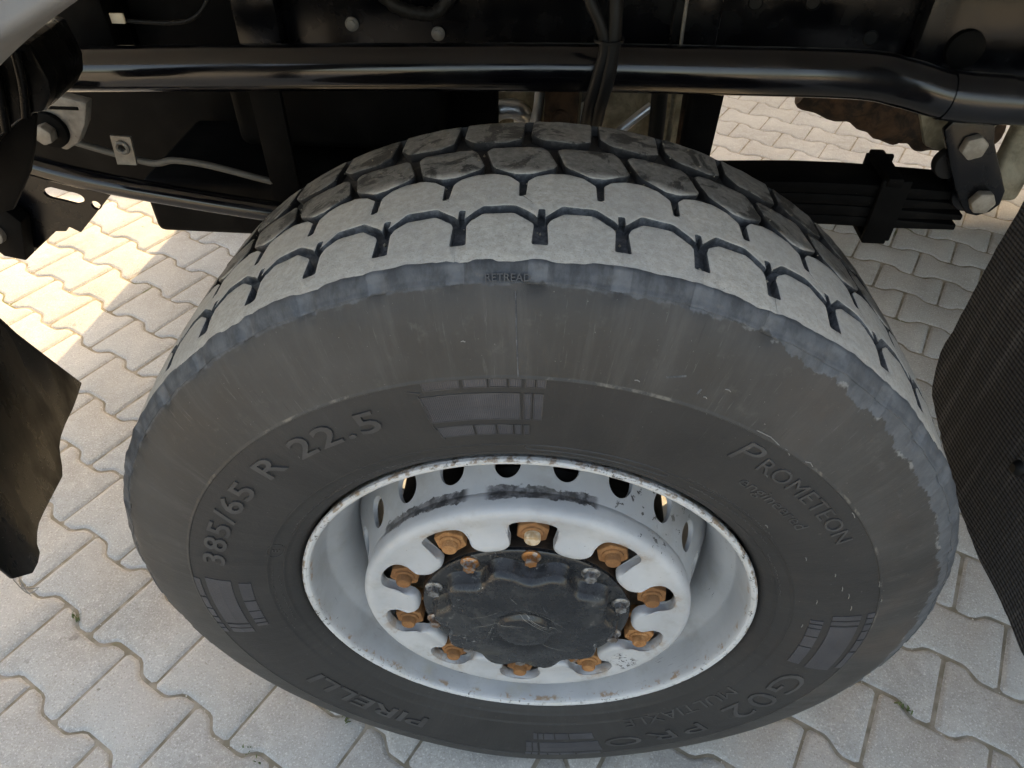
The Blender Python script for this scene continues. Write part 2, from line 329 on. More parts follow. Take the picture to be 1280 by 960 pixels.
# ------------------------------------------------------------------ object helpers
def link(name, me, mats, parent=None, loc=None):
    o = bpy.data.objects.new(name, me); C.objects.link(o)
    for mt in (mats if isinstance(mats, (list, tuple)) else [mats]):
        if mt.name not in [x.name for x in me.materials if x]: me.materials.append(mt)
    if parent: o.parent = parent
    if loc: o.location = loc
    return o
def from_bm(bm, name, smooth=None):
    me = bpy.data.meshes.new(name)
    bmesh.ops.recalc_face_normals(bm, faces=bm.faces)
    bm.to_mesh(me); bm.free()
    if smooth is not None: smooth_by(me, smooth)
    return me
def smooth_by(me, deg):
    me.polygons.foreach_set('use_smooth', [True]*len(me.polygons))
    try: me.set_sharp_from_angle(angle=R(deg))
    except Exception: pass
def pol(r, deg, y): a = R(deg); return Vector((r*math.sin(a), y, r*math.cos(a)))     # wheel-local
def lathe(profile, seg=180, closed=False, smooth=35, name='lathe'):
    V = []; F = []; n = len(profile)
    for k in range(seg):
        a = 360*k/seg
        for (r, y) in profile: V.append(pol(r, a, y))
    m_ = n if closed else n-1
    for k in range(seg):
        k2 = (k+1) % seg
        for i in range(m_):
            j = (i+1) % n
            F.append((k*n+i, k2*n+i, k2*n+j, k*n+j))
    me = bpy.data.meshes.new(name); me.from_pydata(V, [], F)
    bm = bmesh.new(); bm.from_mesh(me); bmesh.ops.remove_doubles(bm, verts=bm.verts, dist=1e-6); bmesh.ops.recalc_face_normals(bm, faces=bm.faces); bm.to_mesh(me); bm.free()
    smooth_by(me, smooth); return me
def sweep(path, rad, seg=14, name='tube', squash=None):
    P = [Vector(p) for p in path]; V = []; F = []
    # catmull-rom densify
    Q = []; rads = []
    for i in range(len(P)-1):
        p0 = P[max(i-1, 0)]; p1 = P[i]; p2 = P[i+1]; p3 = P[min(i+2, len(P)-1)]
        for s in range(8):
            t = s/8
            Q.append(0.5*((2*p1)+(p2-p0)*t+(2*p0-5*p1+4*p2-p3)*t*t+(3*p1-p0-3*p2+p3)*t**3))
    Q.append(P[-1])
    nrm = None
    for i, q in enumerate(Q):
        t = (Q[min(i+1, len(Q)-1)]-Q[max(i-1, 0)]).normalized()
        if nrm is None:
            nrm = t.orthogonal().normalized()
        nrm = (nrm - t*nrm.dot(t)).normalized(); b = t.cross(nrm)
        rr = rad(i/(len(Q)-1)) if callable(rad) else rad
        for k in range(seg):
            a = 2*math.pi*k/seg
            V.append(q + nrm*math.cos(a)*rr + b*math.sin(a)*rr)
    n = len(Q)
    for i in range(n-1):
        for k in range(seg):
            k2 = (k+1) % seg
            F.append((i*seg+k, i*seg+k2, (i+1)*seg+k2, (i+1)*seg+k))
    F.append(tuple(range(seg))[::-1]); F.append(tuple((n-1)*seg+k for k in range(seg)))
    me = bpy.data.meshes.new(name); me.from_pydata(V, [], F); 
    bm = bmesh.new(); bm.from_mesh(me); bmesh.ops.recalc_face_normals(bm, faces=bm.faces); bm.to_mesh(me); bm.free()
    smooth_by(me, 50); return me
def box(x0, x1, y0, y1, z0, z1, bev=0.004, seg=2, name='box'):
    bm = bmesh.new(); bmesh.ops.create_cube(bm, size=1)
    for v in bm.verts: v.co = Vector(((x0+x1)/2+v.co.x*(x1-x0), (y0+y1)/2+v.co.y*(y1-y0), (z0+z1)/2+v.co.z*(z1-z0)))
    if bev: bmesh.ops.bevel(bm, geom=list(bm.edges), offset=bev, segments=seg, profile=.5, affect='EDGES')
    return from_bm(bm, name, 40)
def plate(poly, th, to3, holes=(), bev=0.0, name='plate'):
    """flat plate: poly and holes in 2D, to3(u, v, d) gives the 3D point at depth d (0..th)"""
    bm = bmesh.new(); edges = []
    for loop in [poly]+list(holes):
        vs_ = [bm.verts.new((u, v, 0)) for u, v in loop]
        for i in range(len(vs_)): edges.append(bm.edges.new((vs_[i], vs_[(i+1) % len(vs_)])))
    bmesh.ops.triangle_fill(bm, use_beauty=True, edges=edges, normal=(0, 0, 1))
    bmesh.ops.dissolve_limit(bm, angle_limit=.01, verts=bm.verts, edges=bm.edges) if not holes else None
    fs = list(bm.faces)
    ex = bmesh.ops.extrude_face_region(bm, geom=fs)
    for v in ex['geom']:
        if isinstance(v, bmesh.types.BMVert): v.co.z += th
    bmesh.ops.recalc_face_normals(bm, faces=bm.faces)
    if bev:
        es = [e for e in bm.edges if len(e.link_faces) == 2 and e.calc_face_angle(0) > .6]
        bmesh.ops.bevel(bm, geom=es, offset=bev, segments=2, profile=.5, affect='EDGES')
    for v in bm.verts: v.co = Vector(to3(v.co.x, v.co.y, v.co.z))
    return from_bm(bm, name, 35)
def circle2(cx, cy, rx, ry=None, n=20, rot=0):
    ry = ry or rx
    return [(cx+rx*math.cos(2*math.pi*k/n)*math.cos(rot)-ry*math.sin(2*math.pi*k/n)*math.sin(rot), cy+rx*math.cos(2*math.pi*k/n)*math.sin(rot)+ry*math.sin(2*math.pi*k/n)*math.cos(rot)) for k in range(n)]
def prism(n, r, y0, y1, bev=0.0015, rot=0, name='prism', axis='y'):
    bm = bmesh.new()
    a_ = [bm.verts.new((r*math.sin(2*math.pi*k/n+rot), y0, r*math.cos(2*math.pi*k/n+rot))) for k in range(n)]
    b_ = [bm.verts.new((r*math.sin(2*math.pi*k/n+rot), y1, r*math.cos(2*math.pi*k/n+rot))) for k in range(n)]
    bm.faces.new(a_); bm.faces.new(b_[::-1])
    for k in range(n): bm.faces.new((a_[k], b_[k], b_[(k+1) % n], a_[(k+1) % n]))
    bmesh.ops.recalc_face_normals(bm, faces=bm.faces)
    if bev: bmesh.ops.bevel(bm, geom=list(bm.edges), offset=bev, segments=2, profile=.5, affect='EDGES')
    return bm
def join_bms(parts, name, smooth=35):
    """parts: (bmesh or mesh, material index, Matrix or None) -> one mesh"""
    out = bmesh.new()
    for b, mi, mx in parts:
        if isinstance(b, bmesh.types.BMesh):
            t_ = bpy.data.meshes.new('tmp'); b.to_mesh(t_); b.free(); b = t_
        n0 = len(out.faces); nv = len(out.verts)
        out.from_mesh(b); out.verts.ensure_lookup_table(); out.faces.ensure_lookup_table()
        if mx is not None:
            for v in out.verts[nv:]: v.co = mx @ v.co
        for f in out.faces[n0:]: f.material_index = mi
    return from_bm(out, name, smooth)

# ================================================================== THE SETTING
TH = -0.482045; SC_ = 1.003887; QY = 1.021007
E1 = Vector((math.cos(TH), math.sin(TH), 0)); E2 = Vector((math.sin(TH), -math.cos(TH), 0))
O0 = Vector((-1.035692, 0.334187, 0))
PI_, PJ_ = 0.1*SC_, 0.14*SC_*QY
bm = bmesh.new()
bmesh.ops.create_grid(bm, x_segments=8, y_segments=8, size=400)
ground = link('pavement', from_bm(bm, 'pavement'), D['sand'], loc=(0, 0, -0.0046)); ground['kind'] = 'structure'
hE, hW, ha = 0.0832, PJ_-0.0832, PI_
def paver_poly(g):
    up_ = [(-ha+g, hE-g), (-.064-g*.2, hE-g), (-.037-g*.2, hW-g), (.037+g*.2, hW-g), (.064+g*.2, hE-g), (ha-g, hE-g)]
    return [(a, b) for a, b in up_] + [(a, -b) for a, b in reversed(up_)]
def round_poly(pl, r_):
    out = []; n = len(pl)
    for k in range(n):
        a, b, c_ = Vector(pl[k-1]), Vector(pl[k]), Vector(pl[(k+1) % n])
        ra = min(r_, (a-b).length*.4); rc = min(r_, (c_-b).length*.4)
        out += [tuple(b+(a-b).normalized()*ra), tuple(b+(c_-b).normalized()*rc)]
    return out
def paver_mesh(seed, fine=True):
    rng = random.Random(seed); j = [(rng.uniform(-.0007, .0007), rng.uniform(-.0007, .0007)) for _ in range(24)]
    V = []; n = 24 if fine else 12
    for g, z in ((.0014, -.02), (.0016, -.0055), (.0030, -.0042), (.0085, -.0008), (.0110, 0)):
        pg = paver_poly(g)
        if fine: pg = round_poly(pg, .006)
        for (a, b), (ja, jb) in zip(pg, j):
            p = E1*(a+ja)+E2*(b+jb); V.append((p.x, p.y, z+rng.uniform(-.0003, .0003)*(z > -.007)))
    F = []
    for l in range(4):
        for k in range(n): F.append((l*n+k, l*n+(k+1) % n, (l+1)*n+(k+1) % n, (l+1)*n+k))
    F.append(tuple(4*n+k for k in range(n)))
    return V, F
PM = []
for s_ in range(6):
    V, F = paver_mesh(s_); me = bpy.data.meshes.new('paver'); me.from_pydata(V, [], F)
    b_ = bmesh.new(); b_.from_mesh(me); bmesh.ops.recalc_face_normals(b_, faces=b_.faces)
    if b_.faces[-1].normal.z < 0: bmesh.ops.reverse_faces(b_, faces=b_.faces)
    b_.to_mesh(me); b_.free(); smooth_by(me, 30); me.materials.append(D['concrete']); PM.append(me)
cam_p = cam.matrix_world.translation
def in_view(p):
    d = Vector(p)-cam_p; z = d.dot(fw)
    if z < .1: return None
    return abs(909.7*d.dot(rt)/z) < 640+45 and abs(909.7*d.dot(up)/z) < 480+45
cells = []
for i in range(-110, 130):
    for j in range(-80, 80):
        if (i+j) % 2 == 1:
            p = O0+E1*(i*PI_)+E2*(j*PJ_)
            if p.length < 8.2: cells.append((p, i, j))
def hidden(p):
    # behind the tyre as seen from the camera
    d = p-cam_p
    for y_ in (0.01, 0.16, 0.28):
        t = (y_-cam_p.y)/d.y if abs(d.y) > 1e-6 else -1
        if 0 < t < 1:
            q = cam_p+d*t
            if math.hypot(q.x, q.z-H) < 0.42: return True
    return False
vis = sorted([c for c in cells if in_view(c[0]) and not hidden(c[0])], key=lambda c: (c[0]-cam_p).length)[:300]
vset = {(c[1], c[2]) for c in vis}
rng = random.Random(3)
for p, i, j in vis:
    o = bpy.data.objects.new('paver', PM[rng.randrange(6)]); C.objects.link(o); o.parent = ground
    o.location = (p.x, p.y, 0.0046+rng.uniform(-.0012, .0006)); o.rotation_euler = (rng.uniform(-.004, .004), rng.uniform(-.004, .004), rng.uniform(-.006, .006))
V = []; F = []
for p, i, j in cells:
    if (i, j) in vset: continue
    dz = rng.uniform(-.0012, .0006); pv, pf = paver_mesh(rng.randrange(6), False); n0 = len(V)
    V += [(x+p.x, y+p.y, z+0.0046+dz) for x, y, z in pv]; F += [tuple(n0+k for k in f) for f in pf]
me = bpy.data.meshes.new('outlying_pavers'); me.from_pydata(V, [], F); smooth_by(me, 30)
o = link('outlying_pavers', me, D['concrete'], ground); o['kind'] = 'stuff'

# unseen low wall added beyond the truck; its shadow keeps the ground on that side out of the sun
V_w = box(-14, 14, 4.2, 4.42, -.1, 1.50, .01, 1, 'blocker_wall'); wl = link('blocker_wall', V_w, D['concrete']); wl['kind'] = 'structure'
cp = box(-14.05, 14.05, 4.16, 4.46, 1.502, 1.58, .01, 1, 'blocker_coping'); link('blocker_coping', cp, D['concrete'], wl)

# ================================================================== THE TRUCK
truck = bpy.data.objects.new('truck', None); C.objects.link(truck)
truck['label'] = 'black truck chassis with one large dusty wheel in a silver rim on block paving'
truck['category'] = 'truck'
wheel = bpy.data.objects.new('wheel', None); C.objects.link(wheel); wheel.parent = truck; wheel.location = (0, 0, H)
wheel['label'] = 'worn retreaded wide tyre on silver steel rim with rusty nuts'

# ---- tyre carcass
SP = [(.296, .016), (.300, .007), (.306, -.001), (.314, -.007), (.326, -.0125), (.345, -.0185), (.37, -.0235), (.40, -.0255), (.433, -.0220), (.46, -.0160), (.485, -.0085), (.505, .0005), (.518, .0090), (.5260, .0160), (.5300, .0225)]
SR = [p[0] for p in SP]; SY = [p[1] for p in SP]
def _catmull(xs, ys, x):
    x = min(max(x, xs[0]), xs[-1]); i = max(0, min(len(xs)-2, int(np.searchsorted(xs, x))-1))
    h = xs[i+1]-xs[i]; t = (x-xs[i])/h
    def sl(k):
        if k == 0: return (ys[1]-ys[0])/(xs[1]-xs[0])
        if k == len(xs)-1: return (ys[-1]-ys[-2])/(xs[-1]-xs[-2])
        return (ys[k+1]-ys[k-1])/(xs[k+1]-xs[k-1])
    a, b = sl(i)*h, sl(i+1)*h
    return (2*t**3-3*t*t+1)*ys[i]+(t**3-2*t*t+t)*a+(-2*t**3+3*t*t)*ys[i+1]+(t**3-t*t)*b
def ys(r): return _catmull(SR, SY, r)
YC = 0.1625
def crown(y): return .5395-((y-YC)/.14)**2*(.0095 if y < YC else .0045)
GD = .0100                                   # groove depth left
def squash(p, h=0.0):
    """flatten what would sink into the paving (wheel-local), bulging the sidewall a little"""
    lim = -H+.0015
    if p.z < -.36:
        k = min(1, (-.36-p.z)/.12); yy = p.y-YC
        p = Vector((p.x, YC+yy*(1+.045*k*math.exp(-(p.x/.22)**2)), p.z))
    if p.z < lim+.012:
        over = lim+.012-p.z
        p = Vector((p.x, p.y, lim+.012*math.exp(-over/.012)))
    return p
side = []
rs_ = [.296, .298, .300, .303, .306, .310, .314, .3175, .3180, .3195, .3200, .326, .332, .3365, .3370, .3385, .339, .345, .352, .36, .37, .38, .39, .40, .41, .42, .4285, .4320, .4328, .4342, .4350, .437, .445, .455, .465, .475, .485, .495, .505, .512, .517, .5175, .5195, .5200, .5225, .5245, .5265, .5285, .5300]
for r_ in rs_:
    y_ = ys(r_)
    if r_ in (.3180, .3195, .3370, .3385): y_ -= .0007
    if r_ in (.4328, .4342): y_ -= .0011
    if r_ in (.5175, .5195): y_ -= .0009
    side.append((r_, y_))
prof = side + [(crown(.026)-GD*.05, .026)] + [(crown(t_)-GD, t_) for t_ in np.linspace(.030, .295, 12)] + [(crown(.299)-GD*.05, .299)] + [(r_, 2*YC-ys(r_)) for r_ in reversed(rs_[::3])]
prof += [(.30, .30), (.36, .33), (.45, .318), (.505, .28), (.515, .16), (.505, .05), (.45, .004), (.36, -.008)]
tyre_me = lathe(prof, 720, closed=True, smooth=50, name='tyre')
for v in tyre_me.vertices:
    # ragged worn shoulder
    r_ = math.hypot(v.co.x, v.co.z)
    if .508 < r_ and v.co.y < .03:
        nn = mnoise.noise(Vector((v.co.x*26, v.co.z*26, 1.3)))+.6*mnoise.noise(Vector((v.co.x*80, v.co.z*80, 4.1)))
        k = (r_-nn*.0022)/r_; v.co.x *= k; v.co.z *= k; v.co.y += abs(nn)*.0016
        dg_ = math.degrees(math.atan2(v.co.x, v.co.z)); off = abs(((dg_+.2+4) % 8)-4)
        if off < .95 and .5150 < r_ < .5280: v.co.x *= .9962; v.co.z *= .9962; v.co.y += .0022
    v.co = squash(v.co.copy())
tyre = link('tyre', tyre_me, [D['sidewall'], D['groove']], wheel)
for f in tyre_me.polygons:
    c_ = f.center; r_ = math.hypot(c_.x, c_.z)
    if .027 < c_.y < .298 and r_ > .50: f.material_index = 1
tyre['label'] = 'black tyre sidewall with raised size and maker lettering'

# ---- tread blocks (mm in the tread plane: u along the tread, v across it)
PITCH = 8.0; RM = .535; UM = math.pi*RM*1000*PITCH/180     # 74.7 mm
hp = UM/2
ROW1 = [(-hp, 23), (hp, 23), (hp, 46), (30.5, 46), (31, 74), (28.5, 79), (12, 93), (-17, 93), (-28.5, 82), (-31.5, 74), (-30, 46), (-hp, 46)]
ROW2 = [(-hp+3, 84), (-33, 87), (-18, 105), (12, 105), (31, 89.5), (hp-3, 83), (hp-3, 99), (hp, 99.5), (17.7, 122), (14.4, 122), (14.0, 148), (2, 161), (-13, 167), (-30, 167), (-46, 160), (-53, 150), (-53.7, 122), (17.7-UM, 122), (-hp, 99.5), (-hp+3, 99)]
ROW3 = [(-17.5, 188), (-14, 180), (9, 165), (24, 165), (46, 178), (49.5, 186), (40, 221), (34, 228), (-21, 228), (-27, 221)]
ROW4 = [(-55.5, 263), (-42, 246), (-6, 241), (10, 251), (11.5, 302), (-55.5, 302)]
NOEDGE = {1: hp, 2: None}
def block_mesh(poly, row, seed, turn=None, wear=True):
    rng = random.Random(seed)
    bm = bmesh.new()
    is_seam_u = lambda u: (row == 1 and abs(abs(u)-hp) < .01) or (row == 2 and (abs(abs(u)-hp) < .01 or abs(u-17.7) < .01 or abs(u-17.7+UM) < .01))
    pj = []
    for u, v in poly:
        fixed = is_seam_u(u) or (row == 1 and v < 24)
        pj.append((u+(0 if fixed else rng.uniform(-.45, .45)*(2 if row > 2 else 1)), v+(0 if fixed else rng.uniform(-.45, .45)*(2 if row > 2 else 1)), fixed))
    if sum(a[0]*b[1]-b[0]*a[1] for a, b in zip(pj, pj[1:]+pj[:1])) < 0: pj.reverse()
    rd = 2.0 if row < 3 else 2.8
    pts = []                                 # corners rounded
    n = len(pj)
    for k in range(n):
        a, b, c_ = pj[k-1], pj[k], pj[(k+1) % n]
        if b[2]: pts.append((b[0], b[1], True)); continue
        la = math.hypot(a[0]-b[0], a[1]-b[1]); lc = math.hypot(c_[0]-b[0], c_[1]-b[1])
        ra, rc = min(rd, la*.4)/la, min(rd, lc*.4)/lc
        p0 = (b[0]+(a[0]-b[0])*ra, b[1]+(a[1]-b[1])*ra); p2 = (b[0]+(c_[0]-b[0])*rc, b[1]+(c_[1]-b[1])*rc)
        for t in (0, .5, 1): pts.append(((1-t)**2*p0[0]+2*t*(1-t)*b[0]+t*t*p2[0], (1-t)**2*p0[1]+2*t*(1-t)*b[1]+t*t*p2[1], False))
    n = len(pts)
    def seam_edge(a, b): return a[2] and b[2] and is_seam_u(a[0]) and is_seam_u(b[0])
    def inset(d):
        out = []
        for k in range(n):
            a, b, c_ = pts[k-1], pts[k], pts[(k+1) % n]
            d1 = 0 if seam_edge(a, b) else d; d2 = 0 if seam_edge(b, c_) else d
            e1 = (b[0]-a[0], b[1]-a[1]); e2 = (c_[0]-b[0], c_[1]-b[1]); l1 = math.hypot(*e1) or 1; l2 = math.hypot(*e2) or 1
            n1 = (-e1[1]/l1, e1[0]/l1); n2 = (-e2[1]/l2, e2[0]/l2)
            det = n1[0]*n2[1]-n1[1]*n2[0]
            if abs(det) < .05:
                m_ = max(d1, d2) if d1 == d2 else min(d1, d2); out.append((b[0]+n1[0]*m_, b[1]+n1[1]*m_))
            else:
                x_ = (d1*n2[1]-d2*n1[1])/det; y_ = (n1[0]*d2-n2[0]*d1)/det
                L_ = math.hypot(x_, y_); k_ = min(1, 2.2*d/L_) if L_ > 0 else 1; out.append((b[0]+x_*k_, b[1]+y_*k_))
        return out
    ch = 1.1 if row < 3 else 2.0
    rngs = []
    for d_, z_ in ((-.6, -GD*1000-1.5), (0, -ch*1.3), (ch*.32, -ch*.38), (ch, 0)):
        rngs.append([bm.verts.new((x_, y_, z_)) for x_, y_ in inset(d_)])
    for l_ in range(3):
        for k in range(n): bm.faces.new((rngs[l_][k], rngs[l_][(k+1) % n], rngs[l_+1][(k+1) % n], rngs[l_+1][k]))
    tp = [Vector((v.co.x, v.co.y)) for v in rngs[3]]
    cv, ce, cf, ov, oe, of = delaunay_2d_cdt(tp, [(k, (k+1) % n) for k in range(n)], [], 2, 1e-5)
    vm = [rngs[3][o_[0]] if o_ else bm.verts.new((q.x, q.y, 0)) for q, o_ in zip(cv, ov)]
    for f_ in cf:
        tri = [vm[k] for k in f_]
        if len(set(tri)) == 3:
            try: bm.faces.new(tri)
            except ValueError: pass
    bmesh.ops.triangulate(bm, faces=bm.faces)
    us = [v.co.x for v in bm.verts]; vv = [v.co.y for v in bm.verts]
    for k in range(int(min(us)//9), int(max(us)//9)+1):
        bmesh.ops.bisect_plane(bm, geom=list(bm.verts)+list(bm.edges)+list(bm.faces), plane_co=(k*9, 0, 0), plane_no=(1, 0, 0))
    for k in range(int(min(vv)//12), int(max(vv)//12)+1):
        bmesh.ops.bisect_plane(bm, geom=list(bm.verts)+list(bm.edges)+list(bm.faces), plane_co=(0, k*12, 0), plane_no=(0, 1, 0))
    bm.normal_update()
    mi = {}
    for f in bm.faces: f.material_index = 0 if f.normal.z > .35 else 1
    for v in bm.verts:
        u, vv_, z = v.co
        y_ = vv_/1000; a_ = u/1000/RM; 
        hgt = z/1000
        if z > -3: hgt += .0007*mnoise.noise(Vector((u*.06+seed*7, vv_*.06, row)))+.0004*mnoise.noise(Vector((u*.3+seed*3, vv_*.3, row)))
        if row == 1 and vv_ < 30: hgt -= .0011*max(0, (30-vv_)/7)**2
        rr = crown(y_)+hgt
        aa = a_
        p = Vector((rr*math.sin(aa), y_, rr*math.cos(aa)))
        v.co = p
    if turn is not None:
        mx = Matrix.Rotation(R(turn), 4, 'Y')
        for v in bm.verts: v.co = squash(mx @ v.co)
    me = from_bm(bm, 'tread_block', 40)
    return me
U0 = -0.2+4.0                                # angle of a shoulder-block centre at the top (deg)
for row, poly in ((1, ROW1), (2, ROW2), (3, ROW3), (4, ROW4)):
    variants = [block_mesh(poly, row, 10*row+q) for q in range(5)]
    rng = random.Random(row)
    for k in range(45):
        ang = (U0+PITCH*k) % 360
        if 148 < ang < 212:
            me = block_mesh(poly, row, 10*row+rng.randrange(5), turn=ang); rot = 0
        else:
            me = variants[rng.randrange(5)]; rot = R(ang)
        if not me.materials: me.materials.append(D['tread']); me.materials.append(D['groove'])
        o = bpy.data.objects.new('tread_block', me); C.objects.link(o); o.parent = wheel; o.rotation_euler = (0, rot, 0)

# ---- things moulded on the sidewall
def S(deg, r, h=0.0):
    e = .0015; dy = (ys(r+e)-ys(r-e))/(2*e); n = Vector((dy, -1)).normalized()       # outward normal in (r, y)
    return squash(pol(r+n.x*h, deg, ys(r)+n.y*h))
def text_mesh(txt, size, shear=0.0, bold=0.0, space=1.0, extrude=1.0):
    cu = bpy.data.curves.new('lettering', 'FONT'); cu.body = txt; cu.size = size; cu.shear = shear; cu.offset = bold*size
    cu.space_character = space; cu.align_x = 'CENTER'; cu.extrude = extrude; cu.resolution_u = 3; cu.bevel_depth = 0.0
    ob = bpy.data.objects.new('tmp', cu); C.objects.link(ob)
    dg = bpy.context.evaluated_depsgraph_get(); me = bpy.data.meshes.new_from_object(ob.evaluated_get(dg))
    bpy.data.objects.remove(ob); bpy.data.curves.remove(cu)
    return me
def side_text(name, txt, deg, r, capheight, h=.0010, span=None, **kw):
    size = capheight/.70
    me = text_mesh(txt, size, **kw)
    xs_ = [v.co.x for v in me.vertices]; mid = (min(xs_)+max(xs_))/2
    stretch = math.radians(span)*(r+capheight/2)/(max(xs_)-min(xs_))
    bm = bmesh.new(); bm.from_mesh(me)
    bmesh.ops.triangulate(bm, faces=bm.faces)
    for v in bm.verts:
        z = v.co.z; x = (v.co.x-mid)*stretch; y = v.co.y
        v.co = S(deg+math.degrees(x/(r+capheight/2)), r+y, h if z > 0 else -.0012)
    me2 = from_bm(bm, name, 30)
    for p_ in me2.polygons: p_.use_smooth = False
    return link(name, me2, D['letter'], wheel)
def strokes(name, lines, width, h, mat):
    V = []; F = []
    for ln in lines:
        wd = width
        if isinstance(ln, tuple) and isinstance(ln[0], list): ln, wd = ln
        pts = []
        for (d0, r0_), (d1, r1_) in zip(ln[:-1], ln[1:]):
            L = math.hypot(math.radians(d1-d0)*(r0_+r1_)/2, r1_-r0_); n = max(1, int(L/.006))
            pts += [(d0+(d1-d0)*k/n, r0_+(r1_-r0_)*k/n) for k in range(n)]
        pts.append(ln[-1])
        n0 = len(V); n = len(pts)
        for i, (d_, r_) in enumerate(pts):
            a, b = pts[max(i-1, 0)], pts[min(i+1, n-1)]
            tx = math.radians(b[0]-a[0])*r_; ty = b[1]-a[1]; L = math.hypot(tx, ty) or 1; nx, ny = -ty/L, tx/L
            for s_, hh in ((-1, -.0006), (-.45, h), (.45, h), (1, -.0006)):
                V.append(S(d_+math.degrees(nx*s_*wd/2/r_), r_+ny*s_*wd/2, hh))
        for i in range(n-1):
            for k in range(3): F.append((n0+i*4+k, n0+i*4+k+1, n0+(i+1)*4+k+1, n0+(i+1)*4+k))
    me = bpy.data.meshes.new(name); me.from_pydata(V, [], F)
    bm = bmesh.new(); bm.from_mesh(me); bmesh.ops.recalc_face_normals(bm, faces=bm.faces); bm.to_mesh(me); bm.free()
    return link(name, me, mat, wheel)
def pads(name, cells, h=.0007):
    V = []; F = []
    for (d0, d1, r0_, r1_) in cells:
        n = max(1, int(abs(d1-d0)/1.5)); n0 = len(V)
        for k in range(n+1):
            d_ = d0+(d1-d0)*k/n
            V += [S(d_, r0_, -.001), S(d_, r0_+.0004, h), S(d_, (r0_+r1_)/2, h), S(d_, r1_-.0004, h), S(d_, r1_, -.001)]
        for k in range(n):
            for q in range(4): F.append((n0+k*5+q, n0+k*5+q+1, n0+(k+1)*5+q+1, n0+(k+1)*5+q))
        for k in (0, n):
            F.append(tuple(n0+k*5+q for q in range(5)))
    me = bpy.data.meshes.new(name); me.from_pydata(V, [], F)
    bm = bmesh.new(); bm.from_mesh(me); bmesh.ops.recalc_face_normals(bm, faces=bm.faces); bm.to_mesh(me); bm.free()
    return link(name, me, D['pad'], wheel)
side_text('size_lettering', '385/65 R 22.5', -49.0, .3880, .0265, span=54, bold=.012, space=1.12, h=.0022)
side_text('retread_lettering', 'RETREAD', -3.0, .5180, .0052, span=4.4, h=.0009, bold=.01)
side_text('maker_lettering', 'P', 30.6, .398, .027, span=4.2, bold=-.004, shear=.25, h=.0018)
side_text('maker_lettering', 'ROMETEON', 45.3, .399, .0185, span=23.5, bold=-.004, h=.0018, space=1.06)
side_text('maker_lettering', 'engineered', 42.5, .3715, .0145, span=16.5, bold=-.004, h=.0009)
side_text('brand_lettering', 'PIRELLI', 221, .362, .030, span=33, bold=.015, h=.0020)
side_text('pattern_lettering', 'G02', 114.5, .368, .040, span=23, bold=-.004, h=.0018, space=1.05)
side_text('pattern_lettering', 'PRO', 146.5, .378, .028, span=25, bold=-.004, h=.0018, space=1.2)
side_text('pattern_lettering', 'MULTIAXLE', 134.5, .336, .018, span=34, bold=-.004, h=.0010)
side_text('approval_mark', 'E', -69.5, .3275, .0085, h=.0007, span=1.0)
TOPC = [(-14, -9.2), (-8.7, -5.7), (-5.4, -3.2), (-2.9, -1.4), (-.9, .2), (.5, 1.6)]
MIDC = [(-14.8, -1.6), (-1.1, -.1), (.2, 1.4)]
INC = [(-14.3, -8.8), (-8.5, -5.4), (-5.1, -2.8), (-2.5, -1.5), (-1.1, -.3)]
def grid_cells(base, sign, scale=1.0):
    cs = []
    for lst, ra, rb in ((TOPC, .4235, .4325), (MIDC, .3830, .4165), (INC, .3585, .3745)):
        for d0, d1 in lst:
            a, b = sorted((base+sign*(d0+14)*scale, base+sign*(d1+14)*scale)); cs.append((a, b, ra, rb))
    return cs
gc = grid_cells(-14.2, 1)
pads('moulded_grid', gc, .0004)
strokes('moulded_grid_outline', [[(a, r0_), (b, r0_), (b, r1_), (a, r1_), (a, r0_)] for a, b, r0_, r1_ in gc] + [[(-16.4, .4255), (-14.6, .4215), (-15.2, .4190), (-14.6, .40), (-14.9, .3785), (-14.2, .355)]], .0016, .0009, D['letter'])
pads('moulded_grid', grid_cells(-82.5, -1, 1.18), .0010)
pads('moulded_grid', grid_cells(98.5, -1, 1.22), .0010)
pads('moulded_grid', grid_cells(161.5, 1, 1.1), .0010)
strokes('mould_seam_line', [[(-2.0, .4345), (-2.15, .470), (-2.25, .5110)]], .0016, .0006, D['groove'])
# stadium-shaped frame beside the flange
st_ = [(1.0, .3275)] + [(1.0-2.2*math.sin(math.pi*t_/8), .3275+.0055*(1-math.cos(math.pi*t_/8))) for t_ in range(9)] + [(23, .3385)] + [(23+2.2*math.sin(math.pi*t_/8), .3385-.0055*(1-math.cos(math.pi*t_/8))) for t_ in range(9)] + [(1.0, .3275)]
strokes('moulded_frame', [st_], .0014, .0009, D['letter'])
strokes('approval_ring', [[(-69.5+2.6*math.cos(R(q)), .3317+.010*math.sin(R(q))) for q in range(0, 361, 20)]], .0012, .0008, D['letter'])
rng = random.Random(12)
tick = []
for d0, d1, rr_ in ((28, 52, .3425), (30, 54, .3305), (-103, -76, .3330), (-100, -80, .3245), (-62, -20, .3215), (58, 74, .3235)):
    d_ = d0
    while d_ < d1:
        L_ = rng.uniform(.5, 1.3); tick.append([(d_, rr_+rng.uniform(-.0012, .0012)), (d_+L_*.5, rr_+rng.uniform(-.0016, .0016)), (d_+L_, rr_)]); d_ += L_+rng.uniform(.15, .5)
o = strokes('fine_moulding_marks', tick, .0012, .0005, D['letter']); o['kind'] = 'stuff'
fl = []
